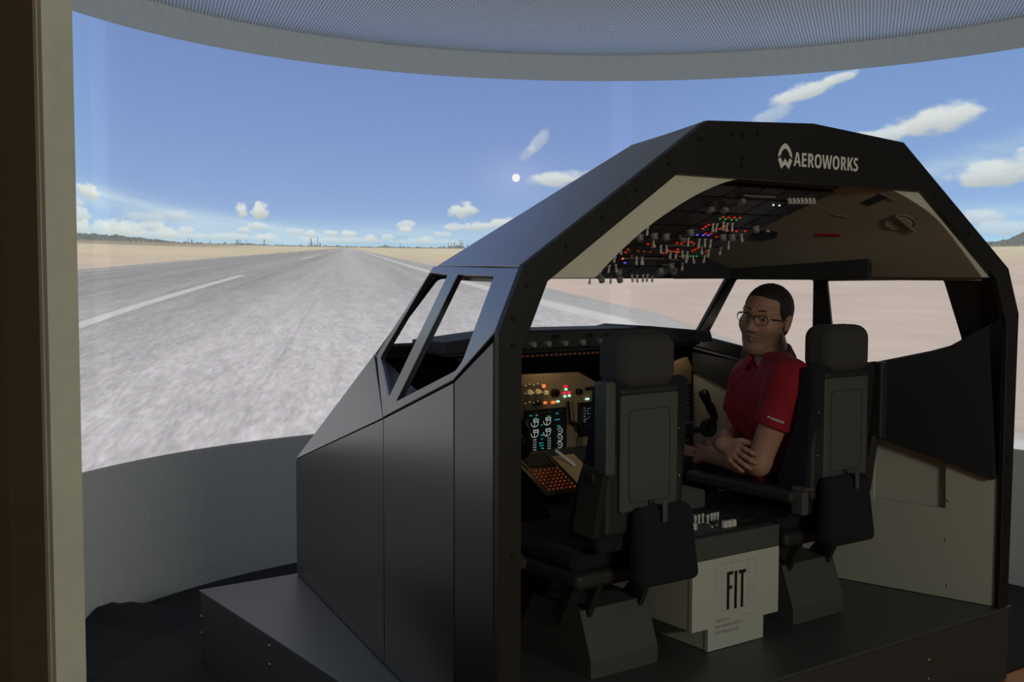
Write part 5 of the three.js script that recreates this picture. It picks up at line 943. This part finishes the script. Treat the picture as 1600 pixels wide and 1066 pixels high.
    d = smin(d, l, 0.03); d = smin(d, r, 0.03);
    d = smax(d, -cap(x, y, z, [0.418, 0.90, -0.528], [0.395, 1.02, -0.525], 0.064, 0.09), 0.008); d = Math.max(d, y - 0.925);
    const vee = cap(x, y, z, [0.31, 0.838, -0.505], [0.375, 0.90, -0.522], 0.008, 0.042); d = smax(d, -vee, 0.006);   // open collar
    return d;
  };
  const red = std(0.30, 0.006, 0.018, 0.85, { bumpMap: weave, bumpScale: 0.0002 });
  const sg = surface(shirt, [0.16, 0.44, -0.80], [0.62, 0.90, -0.27], 0.0065); sg.setAttribute('uv', new THREE.Float32BufferAttribute(new Float32Array(sg.attributes.position.count * 2).map((_, i) => sg.attributes.position.getX(i >> 1) * (i & 1 ? 0 : 3) + sg.attributes.position.getY(i >> 1) * (i & 1 ? 3 : 0) + sg.attributes.position.getZ(i >> 1) * 2), 2));
  const shirtO = obj('polo_shirt', sg, red, t, 'red polo shirt');
  // collar: a folded band round the neck with two points in front
  const ringP = []; for (let i = 0; i <= 22; i++) { const a = mix(-2.55, 2.55, i / 22), f = V(-0.95, 0, 0.2).normalize(), s = V(0.2, 0, 0.95); const cx = 0.424 - f.x * 0.004, cz = -0.53, R = 0.071; const dx = -Math.cos(a), ds = Math.sin(a); ringP.push([cx + (f.x * dx + s.x * ds) * R, 0.905 + 0.024 * dx * -1 - 0.008, cz + (f.z * dx + s.z * ds) * R]); }
  const collar = (x, y, z) => { let d = 1; for (let i = 0; i < ringP.length - 1; i++) { const k = Math.abs(i / (ringP.length - 2) - 0.5) * 2, drop = 0.028 + 0.012 * k; const a = ringP[i], b = ringP[i + 1]; d = Math.min(d, cap(x, y, z, a, b, 0.0065, 0.0065)); const yy = Math.min(a[1], Math.max(a[1] - drop, y)); const o = (a[1] - yy) * 0.55, ax = a[0] - 0.424, az = a[2] + 0.53, L = Math.hypot(ax, az), bx2 = b[0] - 0.424, bz2 = b[2] + 0.53; const q = [a[0] + ax / L * o, yy, a[2] + az / L * o], w = [b[0] + bx2 / L * o, yy + b[1] - a[1], b[2] + bz2 / L * o]; d = Math.min(d, cap(x, y, z, q, w, 0.0058, 0.0058)); } return d; };
  const cg = surface(collar, [0.30, 0.80, -0.66], [0.56, 0.97, -0.40], 0.0045); cg.setAttribute('uv', new THREE.Float32BufferAttribute(new Float32Array(cg.attributes.position.count * 2), 2));
  obj('collar', cg, red, shirtO);
  // print on the sleeve, laid on the cloth
  {
    const font = await new FontLoader().loadAsync('fonts/droid/droid_sans_bold.typeface.json'); const tx = new TextGeometry('AEROWORKS', { font, size: 0.0085, depth: 0.0008, curveSegments: 2, bevelEnabled: false }); tx.computeBoundingBox(); tx.scale(0.046 / tx.boundingBox.max.x, 0.85, 1);
    const tri = new THREE.Shape(); tri.moveTo(-0.011, 0); tri.quadraticCurveTo(-0.009, 0.007, -0.006, 0.008); tri.quadraticCurveTo(-0.003, 0.007, -0.001, 0); tri.lineTo(-0.006, 0.003); tri.closePath(); const em = new THREE.ExtrudeGeometry(tri, { depth: 0.0006, bevelEnabled: false });
    const g = merge([tx, em]), p = g.attributes.position, down = V(...nL), view = V(-0.747, 0.04, 0.663); const across = new THREE.Vector3().crossVectors(down, view).normalize().multiplyScalar(-1); if (across.dot(V(0.81, 0, 0.58)) < 0) across.negate(); const upv = new THREE.Vector3().crossVectors(view, across).normalize(); if (upv.y < 0) upv.negate();
    const o = V(...mid(J.shL, J.elL, 0.46)).addScaledVector(view, 0.12).addScaledVector(across, -0.018);
    for (let i = 0; i < p.count; i++) { const q = o.clone().addScaledVector(across, p.getX(i)).addScaledVector(upv, p.getY(i)); for (let k = 0; k < 60; k++) { const e = shirt(q.x, q.y, q.z); if (e < 0.0003) break; q.addScaledVector(view, -e * 0.8); } q.addScaledVector(view, 0.0014 + p.getZ(i)); p.setXYZ(i, q.x, q.y, q.z); }
    g.computeVertexNormals(); obj('sleeve_print', g, M.logo, shirtO, 'small white print on the sleeve');
  }
  { const b = new THREE.CylinderGeometry(0.005, 0.005, 0.002, 12); for (const [y, k] of [[0.79, 0], [0.755, 1]]) { const q = V(0.2, y, -0.50 + 0.0 * k), dir = V(1, 0, -0.06); for (let i = 0; i < 40; i++) q.addScaledVector(dir, Math.max(0.0005, shirt(q.x, q.y, q.z)) * 0.8); const m = obj('button', b, red, shirtO); m.position.copy(q); m.rotation.z = Math.PI / 2; } }
  // trousers and shoes
  const trousers = (x, y, z) => { let d = cap(x, y, z, J.hipL, J.hipR, 0.1, 0.1); d = smin(d, cap(x, y, z, [0.45, 0.49, -0.48], [0.5, 0.49, -0.53], 0.098, 0.098), 0.05); for (const [h, k, a] of [[J.hipL, J.knL, J.anL], [J.hipR, J.knR, J.anR]]) { d = smin(d, cap(x, y, z, h, k, 0.088, 0.058), 0.03); d = smin(d, cap(x, y, z, k, a, 0.057, 0.05), 0.03); } return Math.max(d, 0.05 - y, y - 0.50); };
  obj('trousers', surface(trousers, [0.24, 0.02, -1.10], [0.68, 0.52, -0.34], 0.011), M.blackSoft, t, 'black trousers');
  for (const [a, o] of [[J.anL, J.toL], [J.anR, J.toR]]) { const f = (x, y, z) => smax(smin(cap(x, y, z, [a[0], 0.055, a[2] + 0.03], [o[0], 0.036, o[2] - 0.02], 0.045, 0.036), cap(x, y, z, [a[0], 0.08, a[2]], [a[0], 0.03, a[2] + 0.03], 0.044, 0.03), 0.03), 0.003 - y, 0.004); obj('shoe', surface(f, [a[0] - 0.07, -0.01, o[2] - 0.08], [a[0] + 0.08, 0.15, a[2] + 0.10], 0.006), M.black, t); }
}
renderer.render(scene, camera);
